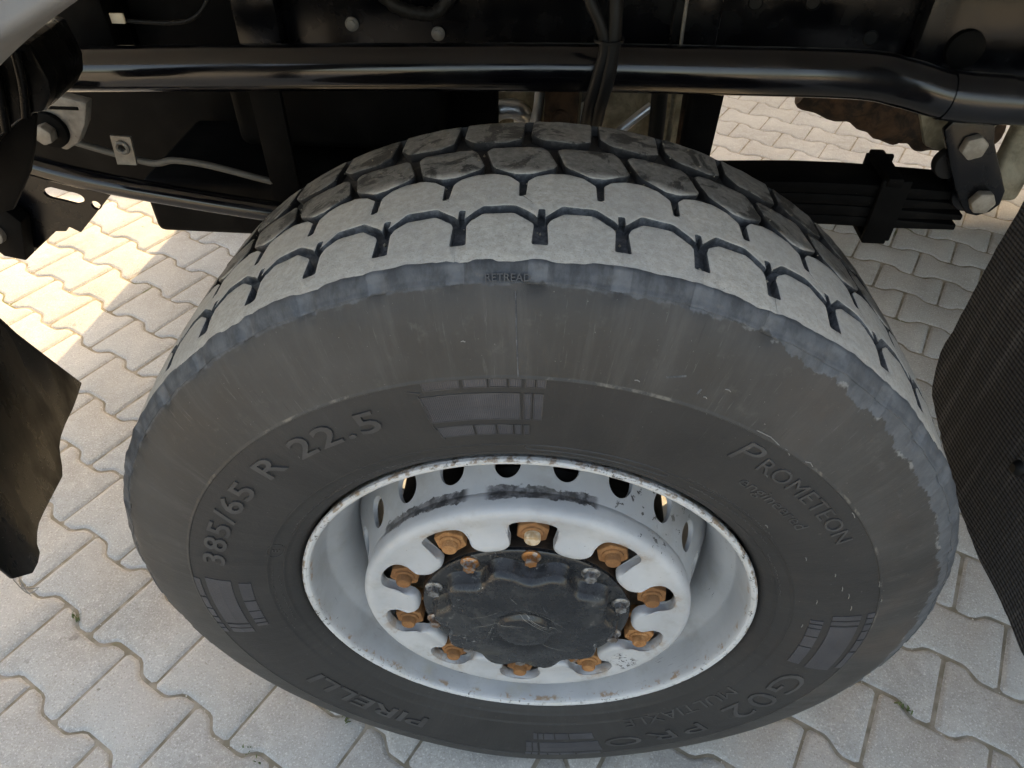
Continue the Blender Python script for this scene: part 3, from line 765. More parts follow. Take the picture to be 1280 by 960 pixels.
for (d_, r_, L_) in ((84.5, .352, .008), (75, .363, .009), (70.5, .391, .010), (73, .398, .011), (77, .402, .010), (71, .432, .012), (76, .436, .006), (66, .386, .006), (60, .362, .007), (48, .347, .006), (20.5, .447, .004), (22.5, .461, .006), (52, .430, .010), (36, .3985, .004), (-8, .470, .004), (12, .445, .005)):
    da = math.degrees(L_/2/r_); fl.append([(d_-da, r_), (d_, r_+.0006), (d_+da, r_-.0004)])
for d0, d1, a_, b_ in ((29, 33.5, .4365, .4335), (38, 39.5, .4345, .4350), (33.5, 35.5, .4335, .4310)):
    fl.append([(d0, a_), ((d0+d1)/2, (a_+b_)/2+.002), (d1, b_)])
o = strokes('rubber_flash', fl, .0012, .0009, D['flash']); o['kind'] = 'stuff'
strokes('sidewall_nick', [[(15.1, .4545), (17.2, .4610)], [(19.4, .4475), (19.6, .4535)]], .0032, .00015, D['groove'])

# ---- steel rim
rim_p = [(.285, .030), (.2925, .016), (.2965, .007), (.2985, .002), (.2980, -.0018), (.2960, -.0036), (.2930, -.0034), (.2900, -.0015), (.2885, .002), (.2875, .007), (.2868, .013), (.2835, .030), (.2805, .046), (.2775, .051), (.2680, .058), (.2560, .075), (.2500, .095), (.2490, .19), (.2560, .215), (.2780, .265), (.283, .30), (.290, .318), (.298, .325), (.298, .320), (.287, .296), (.284, .26), (.262, .215), (.2545, .19), (.2545, .095), (.262, .078), (.274, .062), (.2835, .054), (.2865, .046)]
link('rim', lathe(rim_p, 256, closed=True, smooth=28, name='rim'), D['silver'], wheel)
# ---- wheel disc: face plus cone with twenty hand holes
def cone_rt(v): return _catmull([0, .15, .4, .7, 1.0], [.2135, .2165, .2245, .2380, .2500], v)
def cone_y(v): return .010+v*.112
V = []; F = []
NH = 20; PH = -7.6
def cone_p(deg, v, inset=0.0): return pol(cone_rt(v)-inset, deg, cone_y(v))
for k in range(NH):
    c0 = PH+18*k; hv, hr, ha_ = .44, .185, 4.3
    n0 = len(V); N = 32
    for i in range(N):
        t_ = 2*math.pi*i/N+math.pi/4; ca_, sa_ = math.cos(t_), math.sin(t_)
        mxx = max(abs(ca_), abs(sa_)); sq = (ca_/mxx, sa_/mxx)
        vb = (hv+(1-hv)*sq[1]) if sq[1] > 0 else hv+hv*sq[1]
        outer = (c0+9*sq[0], vb); inner = (c0+ha_*ca_, hv+hr*sa_)
        for q in (0, .5, .85): V.append(cone_p(outer[0]+(inner[0]-outer[0])*q, outer[1]+(inner[1]-outer[1])*q))
        V.append(cone_p(c0+ha_*ca_, hv+hr*sa_)); V.append(cone_p(c0+ha_*.96*ca_, hv+hr*.95*sa_, .0015)); V.append(cone_p(c0+ha_*.96*ca_, hv+hr*.95*sa_, .006))
    for i in range(N):
        j = (i+1) % N
        for q in range(5): F.append((n0+i*6+q, n0+j*6+q, n0+j*6+q+1, n0+i*6+q+1))
me = bpy.data.meshes.new('wheel_disc'); me.from_pydata(V, [], F)
face = lathe([(.208, .044), (.1405, .044), (.1405, .033), (.206, .033), (.2105, .031), (.2128, .026), (.2135, .010)], 180, name='tmp')
disc = join_bms([(me, 0, None), (face, 0, None)], 'wheel_disc', 40)
bm = bmesh.new(); bm.from_mesh(disc); bmesh.ops.remove_doubles(bm, verts=bm.verts, dist=2e-4); bmesh.ops.recalc_face_normals(bm, faces=bm.faces); bm.to_mesh(disc); bm.free(); smooth_by(disc, 40)
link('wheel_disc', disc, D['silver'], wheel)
link('brake_drum', lathe([(.0, .06), (.14, .06), (.180, .066), (.192, .08), (.192, .26), (.18, .27), (0, .27)], 96, name='brake_drum'), D['hose'], wheel)
# ---- scalloped nut-guard ring
NP = 10; NUT0 = 1.6
half = [(-18, 141.0), (-15.6, 141.2), (-13.0, 143.0), (-10.9, 146.6), (-9.7, 151.5), (-9.5, 157), (-10.1, 163), (-11.0, 169.5), (-11.3, 176), (-10.6, 183), (-8.6, 189.5), (-5.2, 194), (0, 195.8)]
half = [(a, r_/1000) for a, r_ in half]
cyc = half + [(-a, r_) for a, r_ in reversed(half[:-1])][:-1]
sm = []
for i in range(len(cyc)):
    n = len(cyc); p0, p1, p2, p3 = [(cyc[(i+q) % n][0] + (36 if i+q >= n else (-36 if i+q < 0 else 0)), cyc[(i+q) % n][1]) for q in (-1, 0, 1, 2)]
    for s_ in range(2):
        t = s_/2
        f_ = lambda a, b, c, d: .5*(2*b+(c-a)*t+(2*a-5*b+4*c-d)*t*t+(3*b-a-3*c+d)*t**3)
        sm.append((f_(p0[0], p1[0], p2[0], p3[0]), f_(p0[1], p1[1], p2[1], p3[1])))
inner = []
for k in range(NP):
    for a, r_ in sm: inner.append((NUT0+36*k+a, r_))
NI = len(inner)
V = []; F = []
outp = [(.2105, .026), (.2155, .022), (.2165, .014), (.2165, .004), (.2155, -.0020), (.2125, -.0065), (.2080, -.0086), (.2025, -.0085)]
def ring_y(r_):
    t = max(0, min(1, (.2025-r_)/.06)); return -.0085 + .0050*math.sin(math.pi*min(1, t*1.25))*.8 - .0030*t
cols = None
for i, (a, ri) in enumerate(inner):
    ao = NUT0-18+360*i/NI
    col_ = [pol(r_, ao, y_) for r_, y_ in outp]
    p_in = pol(ri, a, 0); p_out = pol(.2025, ao, 0)
    nx = inner[(i+1) % NI]; pv = inner[i-1]
    tdir = (pol(nx[1], nx[0], 0)-pol(pv[1], pv[0], 0)).normalized(); nrm = Vector((-tdir.z, 0, tdir.x))
    if nrm.dot(p_in-p_out) < 0 and False: nrm = -nrm
    # nrm points into the open middle
    if nrm.dot(pol(.2025, a, 0)-p_in) > 0 and ri > .18: nrm = -nrm
    for q in (.15, .32, .5, .66, .8):
        p = p_out.lerp(p_in, q); r_ = math.hypot(p.x, p.z); col_.append(Vector((p.x, ring_y(r_), p.z)))
    yi = ring_y(ri)
    d_ = (p_in-p_out).normalized()
    for k_, dy in ((-.0022, .0000), (.0008, .0012), (.0028, .0036), (.0036, .0075), (.0036, .0135), (.0012, .0140)):
        p = p_in+d_*(k_-.0036); col_.append(Vector((p.x, yi+dy, p.z)))
    p = p_out.lerp(p_in, .55); col_.append(Vector((p.x, ring_y(math.hypot(p.x, p.z))+.0135, p.z)))
    col_.append(pol(.2025, ao, .0050)); col_.append(pol(.2095, ao, .010)); 
    V += col_; NCOL = len(col_)
for i in range(NI):
    j = (i+1) % NI
    for q in range(NCOL): q2 = (q+1) % NCOL; F.append((i*NCOL+q, j*NCOL+q, j*NCOL+q2, i*NCOL+q2))
me = bpy.data.meshes.new('nut_guard_ring'); me.from_pydata(V, [], F)
bm = bmesh.new(); bm.from_mesh(me); bmesh.ops.recalc_face_normals(bm, faces=bm.faces); bm.to_mesh(me); bm.free(); smooth_by(me, 50)
link('nut_guard_ring', me, D['silver'], wheel)
# ---- wheel nuts
def nut_mesh(seed, plain):
    rot = random.Random(seed).uniform(0, 1)
    washer = lathe([(.0, .0390), (.0245, .0390), (.0248, .0295), (.0235, .0275), (.0185, .0255), (0, .0255)], 28, name='t')
    hexa = prism(6, .0208, .0262, .0050, .0018, rot)
    collar = lathe([(0, .0065), (.0140, .0065), (.0130, .0030), (.0108, .0020), (0, .0020)], 20, name='t')
    stud = lathe([(0, .004), (.0098, .004), (.0098, -.0045), (.0086, -.0065), (0, -.0068)], 20, name='t')
    return join_bms([(washer, 0, None), (hexa, 0, None), (collar, 0, None), (stud, 1 if plain else 0, None)], 'wheel_nut', 35)
nm = [nut_mesh(s_, s_ % 2) for s_ in range(10)]
plain = {0: 1, 9: 0, 8: 0, 7: 0, 6: 0, 5: 0, 4: 0, 3: 0, 2: 0, 1: 0}
cnt = [0, 0]
for k in range(10):
    me = nm[[i for i in range(10) if (i % 2) == plain[k]][cnt[plain[k]] % 5]]; cnt[plain[k]] += 1
    p = pol(.1675, NUT0+36*k, -.0065)
    if not me.materials: me.materials.append(D['rust']); me.materials.append(D['stud'])
    o = bpy.data.objects.new('wheel_nut', me); C.objects.link(o); o.parent = wheel; o.location = p
# ---- hub and hub cap
link('hub', lathe([(0, .05), (.1385, .05), (.1390, .006), (.1375, .0005), (.1345, -.0015), (.128, -.0015), (0, -.0015)], 128, name='hub'), D['brown'], wheel)
V = []; F = []; NA = 240
BOLT0 = 2.0
def lobes(deg, base, amp): return base+amp*(-math.cos(R(10*(deg-BOLT0))))
rings = [lambda d: (.1365, .0015), lambda d: (.1368, -.0045), lambda d: (.1350, -.0062), lambda d: (.1300, -.0064),
         lambda d: (lobes(d, .1170, .0080), -.0068), lambda d: (lobes(d, .1150, .0082), -.0090), lambda d: (lobes(d, .1125, .0084), -.0215), lambda d: (lobes(d, .1098, .0082), -.0280),
         lambda d: (lobes(d, .1050, .0074), -.0310), lambda d: (lobes(d, .0980, .0050), -.0316), lambda d: (.092, -.0318), lambda d: (.080, -.0330), lambda d: (.066, -.0350), lambda d: (.055, -.0358),
         lambda d: (.0440, -.0352), lambda d: (.0410, -.0338), lambda d: (.0390, -.0335), lambda d: (.0370, -.0345), lambda d: (.0345, -.0385), lambda d: (.030, -.0402), lambda d: (.022, -.0408), lambda d: (.010, -.0410)]
for k in range(NA):
    d_ = 360*k/NA
    for fr in rings:
        r_, y_ = fr(d_); q = pol(r_, d_, y_)
        if r_ < .112: q.y += .0010*mnoise.noise(q*40)+.0004*mnoise.noise(q*120)
        V.append(q)
NRG = len(rings)
for k in range(NA):
    k2 = (k+1) % NA
    for q in range(NRG-1): F.append((k*NRG+q, k2*NRG+q, k2*NRG+q+1, k*NRG+q+1))
F.append(tuple(k*NRG+NRG-1 for k in range(NA)))
me = bpy.data.meshes.new('hub_cap'); me.from_pydata(V, [], F)
bm = bmesh.new(); bm.from_mesh(me); bmesh.ops.recalc_face_normals(bm, faces=bm.faces); bm.to_mesh(me); bm.free(); smooth_by(me, 45)
link('hub_cap', me, D['cap'], wheel)
# scratches across the cap face
def cap_y(r_):
    return float(np.interp(r_, [.01, .022, .030, .0345, .037, .039, .041, .044, .055, .066, .080, .092, .105], [-.041, -.0408, -.0402, -.0385, -.0345, -.0335, -.0338, -.0352, -.0358, -.0350, -.0330, -.0318, -.0300]))
V = []; F = []; rng = random.Random(21)
for (x0, z0, x1, z1, wd) in ((-.012, .052, .050, .004, .0010), (-.006, .056, .056, .010, .0007), (-.018, .046, .040, -.004, .0007), (.000, .040, .046, .006, .0006), (-.075, .020, -.030, .046, .0007), (-.060, .004, .000, .020, .0009), (-.070, -.004, -.030, .012, .0007), (-.050, -.028, -.036, .028, .0006), (.020, -.030, .060, -.052, .0008), (-.02, .075, -.008, .060, .0008), (.022, .062, .030, .05, .0006)):
    n0 = len(V); K = 18; bow = rng.uniform(-.006, .006)
    for k in range(K+1):
        t = k/K; x = x0+(x1-x0)*t; z = z0+(z1-z0)*t+bow*math.sin(math.pi*t); L_ = math.hypot(x1-x0, z1-z0); nx, nz = -(z1-z0)/L_, (x1-x0)/L_
        w_ = wd*(.25+.75*math.sin(math.pi*t))*rng.uniform(.5, 1.1)
        for s_ in (-1, 1):
            px_, pz_ = x+nx*s_*w_*.5, z+nz*s_*w_*.5; q = Vector((px_, cap_y(math.hypot(px_, pz_)), pz_)); q.y += .0010*mnoise.noise(q*40)+.0004*mnoise.noise(q*120)-.0003; V.append(q)
    for k in range(K): F.append((n0+2*k, n0+2*k+1, n0+2*k+3, n0+2*k+2))
me = bpy.data.meshes.new('cap_scratches'); me.from_pydata(V, [], F)
o = link('cap_scratches', me, D['flash'], wheel); o['kind'] = 'stuff'
def star_prism(n, r1, r2, y0, y1):
    bm = bmesh.new(); N = n*4
    rad = lambda k: r1 if k % 4 in (0, 1) else r2
    a_ = [bm.verts.new((rad(k)*math.sin(2*math.pi*k/N), y0, rad(k)*math.cos(2*math.pi*k/N))) for k in range(N)]
    b_ = [bm.verts.new((rad(k)*math.sin(2*math.pi*k/N), y1, rad(k)*math.cos(2*math.pi*k/N))) for k in range(N)]
    bm.faces.new(b_[::-1])
    for k in range(N): bm.faces.new((a_[k], b_[k], b_[(k+1) % N], a_[(k+1) % N]))
    return bm
cb = join_bms([(lathe([(0, -.005), (.0118, -.005), (.0120, -.0078), (.0098, -.0095), (0, -.0095)], 24, name='t'), 0, None), (star_prism(6, .0078, .0064, -.009, -.0175), 0, None), (lathe([(.0066, -.0176), (.0045, -.0176), (.0040, -.0150), (0, -.0145)], 18, name='t'), 0, None)], 'cap_bolt', 40)
cb.materials.append(D['bolt'])
for k in range(10):
    o = bpy.data.objects.new('cap_bolt', cb); C.objects.link(o); o.parent = wheel; o.location = pol(.1270, BOLT0+36*k, 0); o.rotation_euler = (0, k*.37, 0)

# ---- far-side wheel of the same axle (only its inner face can show through the gaps)
far = bpy.data.objects.new('wheel', None); C.objects.link(far); far.parent = truck; far.location = (0, 2.40, H); far.rotation_euler = (0, 0, math.pi)
far['label'] = 'opposite wheel on the far end of the axle'
for src in ('tyre', 'rim', 'wheel_disc', 'brake_drum'):
    o0 = bpy.data.objects[src]; o = o0.copy(); C.objects.link(o); o.parent = far
    if 'label' in o: del o['label']

# ================================================================== CHASSIS (x, y, z above hub)
def T(name, me, mat, label=None, parent=None):
    o = link(name, me, mat, parent or truck, loc=(0, 0, H) if not parent else None)
    if label: o['label'] = label
    return o
# frame rail: C-section
rail = plate([(.80, .395), (.89, .395), (.89, .403), (.808, .403), (.808, .672), (.89, .672), (.89, .68), (.80, .68)], 6.2, lambda u, v, d: (-1.05+d, u, v), bev=.0035, name='frame_rail')
rail_o = T('frame_rail', rail, D['chassis'], 'glossy black chassis rail above the tyre')
rail2 = rail_o.copy(); rail2.data = plate([(1.60, .395), (1.51, .395), (1.51, .403), (1.592, .403), (1.592, .672), (1.51, .672), (1.51, .68), (1.60, .68)], 6.2, lambda u, v, d: (-1.05+d, u, v), bev=.0035, name='frame_rail'); rail2.data.materials.append(D['chassis']); C.objects.link(rail2); rail2.parent = truck; rail2['label'] = 'far chassis rail'
def on_rail(name, me, mat): return T(name, me, mat, parent=rail_o)
def bolt_head(x, z, y, r=.014, h=.012, n=6, washer=True, rot=.3, tip=False):
    ps = [(prism(n, r, y, y-h, .0012, rot), 0, Matrix.Translation((x, 0, z)))]
    if washer: ps.append((lathe([(0, y+.002), (r*1.45, y+.002), (r*1.45, y-.003), (r*1.3, y-.0042), (0, y-.0042)], 24, name='t'), 0, Matrix.Translation((x, 0, z))))
    if tip: ps.append((lathe([(0, y-h), (r*.55, y-h), (r*.55, y-h-.009), (r*.42, y-h-.012), (0, y-h-.012)], 18, name='t'), 0, Matrix.Translation((x, 0, z))))
    return join_bms(ps, 'bolt', 35)
for x, z in ((.662, .535), (.736, .531)): on_rail('bolt', bolt_head(x, z, .80, .0145, .011, tip=True), D['zinc'])
for x, z in ((.318, .533), (.409, .536), (.517, .484)): on_rail('hole_plug', lathe([(0, .7995), (.010, .7995), (.0112, .7975), (.0125, .7985), (.0128, .801), (0, .801)], 20, name='hole_plug'), D['hose']).location = (x, 0, z)
for x, z in ((-.353, .481), (-.66, .492), (-.205, .470)): on_rail('bolt', bolt_head(x, z, .80, .008, .007), D['bracket'])
# stamped number on the rail
tm = text_mesh('P16X375', .017, bold=.0, extrude=.0006); 
for v in tm.vertices: v.co = Vector((-.605+v.co.x*1.15, .7997-v.co.z, .503+v.co.y))
on_rail('stamped_number', tm, D['matt'])
# packing plates and brackets bolted to the rail
on_rail('rail_plate', box(-.735, -.545, .788, .799, .425, .60, .003), D['matt'])
on_rail('rail_bracket', box(-.545, -.470, .765, .799, .41, .66, .004), D['chassis'])
on_rail('rail_bracket', box(-.92, -.745, .73, .799, .405, .60, .012), D['matt'])
on_rail('rail_bracket', box(.185, .262, .770, .799, .40, .66, .005), D['chassis'])
on_rail('rail_bracket', box(.575, .86, .752, .799, .40, .60, .010), D['chassis'])
on_rail('bracket_boss', lathe([(0, .752), (.030, .752), (.029, .744), (.024, .741), (0, .741)], 32, name='boss'), D['matt']).location = (.648, 0, .488)
# big tube along the chassis
T('side_tube', sweep([(-.99, .66, .432), (-.917, .66, .434), (-.846, .66, .438), (-.507, .66, .452), (-.221, .66, .462), (.031, .66, .470), (.253, .66, .473), (.46, .66, .474), (.534, .66, .464), (.60, .66, .449), (.66, .66, .444), (.80, .66, .442), (1.3, .66, .44)], .0355, 28, 'side_tube'), D['tube'], 'shiny black tube running above the tyre and bending down at one end')
T('tube_collar', sweep([(.60, .66, .449), (.64, .66, .4455), (.69, .66, .4435)], .0375, 28, 'tube_collar'), D['tube'])
# lower tube
T('lower_tube', sweep([(-1.06, .62, .318), (-.997, .62, .305), (-.925, .62, .292), (-.827, .62, .267), (-.69, .62, .243), (-.487, .62, .216), (-.265, .62, .194), (-.1, .62, .185)], .0185, 20, 'lower_tube'), D['tube'], 'thin black tube sloping down behind the tyre')
T('strap', box(-.499, -.447, .652, .664, .20, .437, .002), D['matt'], 'flat black vertical strap between the two tubes')
# grey clip bracket with big bolt
clip = plate([(-.812, .425), (-.748, .410), (-.764, .375), (-.790, .341), (-.816, .327), (-.858, .345), (-.862, .388)], .022, lambda u, v, d: (u, .60+d, v), bev=.003, name='clip')
clip_o = T('tube_clamp', clip, D['bracket'], 'grey cast clamp with one large bolt at the tube end')
T('clamp_bolt', join_bms([(lathe([(0, .60), (.030, .60), (.030, .592), (.026, .590), (0, .590)], 28, name='t'), 1, None), (prism(6, .0165, .592, .572, .002, .2), 0, None)], 'clamp_bolt'), [D['bracket'], D['matt']], parent=clip_o).location = (-.826, 0, .364)
T('clamp_slot', box(-.845, -.765, .5975, .602, .398, .403, .001), D['matt'], parent=clip_o).rotation_euler = (0, R(0), 0)
# tab with eyelet
tab = plate([(-.756, .338), (-.721, .336), (-.727, .285), (-.762, .285)], .005, lambda u, v, d: (u, .64+d, v), holes=[circle2(-.741, .317, .0065)], name='tab')
tab_o = T('cable_tab', tab, D['bracket'])
T('eyelet', lathe([(.006, .642), (.0065, .6365), (.0095, .6345), (.0125, .6365), (.013, .641)], 24, name='eyelet'), D['bracket'], parent=tab_o).location = (-.741, 0, .317)
T('cable', sweep([(-.83, .645, .322), (-.76, .648, .300), (-.70, .648, .286), (-.66, .648, .293), (-.60, .65, .285), (-.52, .655, .262), (-.48, .66, .25)], .0060, 10, 'cable'), D['sheath'])
# lower plate with slot and hole
pl_ = plate([(-1.06, .31), (-.941, .28), (-.771, .247), (-.874, .152), (-.892, .163), (-.902, .153), (-.922, .152), (-.985, .104), (-1.03, .135), (-1.09, .17)], .006, lambda u, v, d: (u, .624+d, v),
            holes=[[(-.875+.024*math.cos(t_)+(.012 if math.cos(t_) > 0 else -.012)*1.0, .2275+.0125*math.sin(t_)-(.004 if math.cos(t_) > 0 else -.004)) for t_ in np.linspace(.2, 2*math.pi+.2, 24, endpoint=False)], circle2(-.822, .2105, .009)], name='plate')
T('slotted_plate', pl_, D['chassis'], 'black steel plate with one slot and one round hole')
gus = plate([(-1.05, .17), (-.987, .235), (-.952, .19), (-.980, .107), (-1.02, .115)], .03, lambda u, v, d: (u-.0, .588+d, v), bev=.002, name='gusset')
gus_o = T('gusset', gus, D['matt'])
T('pivot_boss', lathe([(.006, .580), (.010, .576), (.018, .578), (.020, .590), (0, .590)], 24, name='boss'), D['bracket'], parent=gus_o).location = (-1.012, 0, .165)
# box behind the lower tube, big dark side panel further in
T('underside_box', box(-.772, -.20, .70, .98, .112, .225, .014, 3), D['matt'], 'dark box with rounded corner under the lower tube')
T('side_panel', box(-1.33, -.12, 1.0, 1.03, .05, .60, .01), D['matt'])
T('cross_box', box(-.62, -.22, .83, 1.0, .235, .37, .02, 3), D['matt'])
for x, z in ((-.70, .40), (-.66, .405), (-.60, .402)): T('bolt', bolt_head(x, z, .90, .008, .010), D['bracket'])
# left ribbed rubber guard near the arch
rg = plate([(-.66, .585), (-.60, .603), (-.584, .602), (-.578, .56), (-.585, .540), (-.600, .524), (-.618, .520), (-.636, .512), (-.66, .498), (-.78, .41), (-.80, .52)], .10, lambda u, v, d: (u-.1*d, .30+d, v), bev=.006, name='guard')
rgo = T('rubber_guard', rg, D['plastic'], 'black ribbed rubber guard at the front of the wheel arch')
for q in range(3): T('guard_rib', sweep([(-.600-.033*q, .296, .595-.012*q), (-.606-.033*q, .294, .56-.012*q), (-.622-.033*q, .296, .520-.018*q)], .006, 10, 'guard_rib'), D['plastic'], parent=rgo)
gh = plate([(-.745, .515), (-.658, .494), (-.680, .449), (-.703, .412), (-.755, .352), (-.84, .33), (-.86, .50)], .012, lambda u, v, d: (u-.2*d, .36+d, v), bev=.004, name='hanger')
T('guard_hanger', gh, D['matt'])
# cables above
T('cable', sweep([(-.79, .76, .56), (-.775, .755, .515), (-.745, .75, .494), (-.70, .75, .489), (-.62, .75, .492), (-.58, .755, .52), (-.57, .77, .56)], .0035, 8, 'cable'), D['hose'])
T('cable_tag', box(-.747, -.722, .742, .7465, .487, .503, .001), D['tag'])
T('hose', sweep([(.030, .64, .66), (.036, .61, .615), (.045, .597, .582), (.061, .592, .554), (.070, .590, .522), (.063, .590, .482), (.055, .597, .440), (.052, .62, .40), (.050, .68, .36), (.05, .75, .32)], .009, 12, 'hose'), D['hose'], 'pair of black hoses hanging in front of the tube')
T('hose', sweep([(.078, .65, .66), (.079, .615, .615), (.079, .600, .585), (.081, .593, .549), (.080, .590, .511), (.077, .590, .476), (.070, .600, .434), (.068, .63, .395), (.066, .69, .36), (.066, .76, .32)], .011, 12, 'hose'), D['hose'])
T('cable_tie', lathe([(.0205, -.002), (.022, -.002), (.022, .002), (.0205, .002)], 24, closed=True, name='tie'), D['hose']).matrix_local = Matrix.Translation((.0745, .591, .535+H)) @ Matrix.Rotation(R(90), 4, 'X')
bm_c = sweep([(-.30, .775, .545), (-.27, .772, .520), (-.235, .771, .510), (-.20, .772, .512), (-.17, .775, .545)], lambda t: .011+.0012*math.sin(t*260), 12, 'conduit')
T('corrugated_conduit', bm_c, D['hose'])
T('cable', sweep([(.20, .755, .60), (.201, .755, .50), (.204, .753, .455)], .003, 8, 'cable'), D['bracket'])
# greenish running gear seen through the gap above the tyre
T('gearbox_casing', join_bms([(box(.095, .30, 1.12, 1.40, -.02, .50, .03, 3), 0, None), (box(-.20, .06, 1.18, 1.4, -.05, .5, .03, 3), 0, None)], 'gearbox_casing'), D['casting'], 'dirty greenish casting seen above the tyre')
T('pipe_elbow', sweep([(-.165, 1.06, .10), (-.150, 1.05, .20), (-.125, 1.045, .238), (-.085, 1.05, .240), (-.07, 1.07, .21), (-.07, 1.10, .10)], .021, 16, 'pipe_elbow'), D['alu'])
T('air_line', sweep([(-.055, 1.02, .10), (-.048, 1.01, .20), (-.036, 1.0, .262), (-.030, 1.0, .34)], .011, 12, 'air_line'), D['alu'])
T('brake_valve', join_bms([(box(-.022, .048, .96, 1.05, .17, .34, .012, 3), 0, None), (lathe([(0, 1.0), (.02, 1.0), (.02, .95), (.016, .945), (0, .945)], 20, name='t'), 0, Matrix.Translation((.012, 0, .262)))], 'brake_valve'), D['brown'])
T('link_rod', sweep([(.085, .98, .150), (.12, .99, .205), (.165, 1.0, .248), (.20, 1.01, .275)], .0095, 12, 'link_rod'), D['alu'], 'bright rod slanting behind the tyre')
T('shock_absorber', sweep([(.222, 1.0, .05), (.215, 1.0, .25), (.205, 1.0, .42)], .017, 16, 'shock_absorber'), D['hose'])
T('link_rod', sweep([(.248, 1.02, .05), (.246, 1.02, .25), (.243, 1.02, .42)], .006, 10, 'link_rod'), D['casting'])
T('link_rod', sweep([(.283, 1.06, .02), (.279, 1.06, .25), (.276, 1.06, .42)], .010, 10, 'link_rod'), D['brown'])
T('hanger_post', plate([(.259, .42), (.323, .42), (.3165, .23), (.312, .05), (.262, .05)], .05, lambda u, v, d: (u, .90+d, v), bev=.003, name='hanger_post'), D['matt'], 'black upright post beside the gap')
T('axle_beam', box(-.055, .055, .30, 2.10, -.07, .05, .02, 2), D['matt'])
# leaf spring
spr = bpy.data.objects.new('leaf_spring', None); C.objects.link(spr); spr.parent = truck; spr.location = (0, 0, H); spr['label'] = 'black leaf spring pack with a clamp behind the tyre'
def leaf(x0, x1, ztop, th, y0=.755, y1=.845, sag=0.0):
    bm = bmesh.new(); n = 24; V = []
    for k in range(n+1):
        x = x0+(x1-x0)*k/n; z = ztop(x)
        e = min(1, (n-k)/2.0, 1) if True else 1
        t_ = th*(.55+.45*min(1, (n-k)/3))
        V.append([bm.verts.new((x, y0, z)), bm.verts.new((x, y1, z)), bm.verts.new((x, y1, z-t_)), bm.verts.new((x, y0, z-t_))])
    for k in range(n):
        for q in range(4): bm.faces.new((V[k][q], V[k][(q+1) % 4], V[k+1][(q+1) % 4], V[k+1][q]))
    bm.faces.new(V[0]); bm.faces.new(V[-1][::-1])
    bmesh.ops.recalc_face_normals(bm, faces=bm.faces)
    es = [e for e in bm.edges if abs(e.verts[0].co.x-e.verts[1].co.x) > 1e-5]
    bmesh.ops.bevel(bm, geom=es, offset=.003, segments=2, profile=.5, affect='EDGES')
    return from_bm(bm, 'leaf', 40)
zt = lambda x: .247-.03*max(0, x-.55)**1.2*2-.05*max(0, .45-x)
for k, (xe, off) in enumerate(((.80, 0), (.775, .0225), (.772, .0445), (.768, .0655))):
    T('leaf', leaf(-.35, xe, (lambda o_: (lambda x: zt(x)-o_))(off), .0222 if k == 0 else .0208), D['matt'], parent=spr)
T('spring_clamp', join_bms([(box(.600, .652, .742, .752, .138, .262, .003), 0, None), (box(.600, .652, .848, .858, .138, .262, .003), 0, None), (box(.606, .634, .738, .862, .250, .268, .004), 0, None), (box(.603, .647, .744, .856, .130, .142, .003), 0, None)], 'spring_clamp'), D['matt'], parent=spr)
T('spring_eye', lathe([(.016, .750), (.036, .750), (.038, .754), (.038, .846), (.036, .85), (.016, .85)], 32, closed=True, name='spring_eye'), D['chassis'], parent=spr).location = (.770, 0, .240)
T('bush', lathe([(0, .735), (.026, .735), (.028, .738), (.028, .752), (0, .752)], 28, name='bush'), D['hose'], parent=spr).location = (.70, 0, .300)
# shackle plate with two bolts
shk = plate([(.655, .366), (.664, .382), (.685, .392), (.715, .395), (.731, .385), (.745, .350), (.775, .305), (.803, .262), (.806, .236), (.795, .220), (.775, .211), (.755, .215), (.740, .232), (.715, .265), (.690, .305)], .014, lambda u, v, d: (u, .72+d, v), bev=.003, name='shackle')
shk_o = T('shackle', shk, D['chassis'], 'black shackle plate carrying two weathered bolt heads')
for x, z in ((.710, .344), (.767, .244)):
    T('bolt', join_bms([(prism(6, .0215, .721, .703, .003, .15 if z > .3 else .5), 0, Matrix.Translation((x, 0, z)))], 'bolt'), D['bolthead'], parent=shk_o)
T('shackle_bracket', plate([(.60, .46), (.80, .46), (.795, .38), (.76, .33), (.70, .30), (.668, .31), (.62, .40)], .016, lambda u, v, d: (u, .785+d, v), bev=.003, name='shackle_bracket'), D['casting'])
T('bracket_lug', box(.800, .86, .76, .80, .22, .40, .012, 3), D['casting'])
T('bracket_lug', box(.872, .96, .70, .78, .25, .43, .012, 3), D['chassis'])
# rusty part on the far side
far_r = sweep([(.70, 1.62, .115), (.83, 1.60, .075), (.93, 1.60, .045), (1.02, 1.60, .018), (1.10, 1.60, .010), (1.25, 1.62, .02)], lambda t: .062+.006*math.sin(t*19)+.004*math.sin(t*47), 22, 'exhaust_pipe')
T('exhaust_pipe', far_r, D['brown'], 'rusty brown pipe under the far side of the chassis')
T('pipe_clamp', sweep([(.955, 1.60, .038), (.995, 1.60, .024)], .070, 22, 'pipe_clamp'), D['brown'])
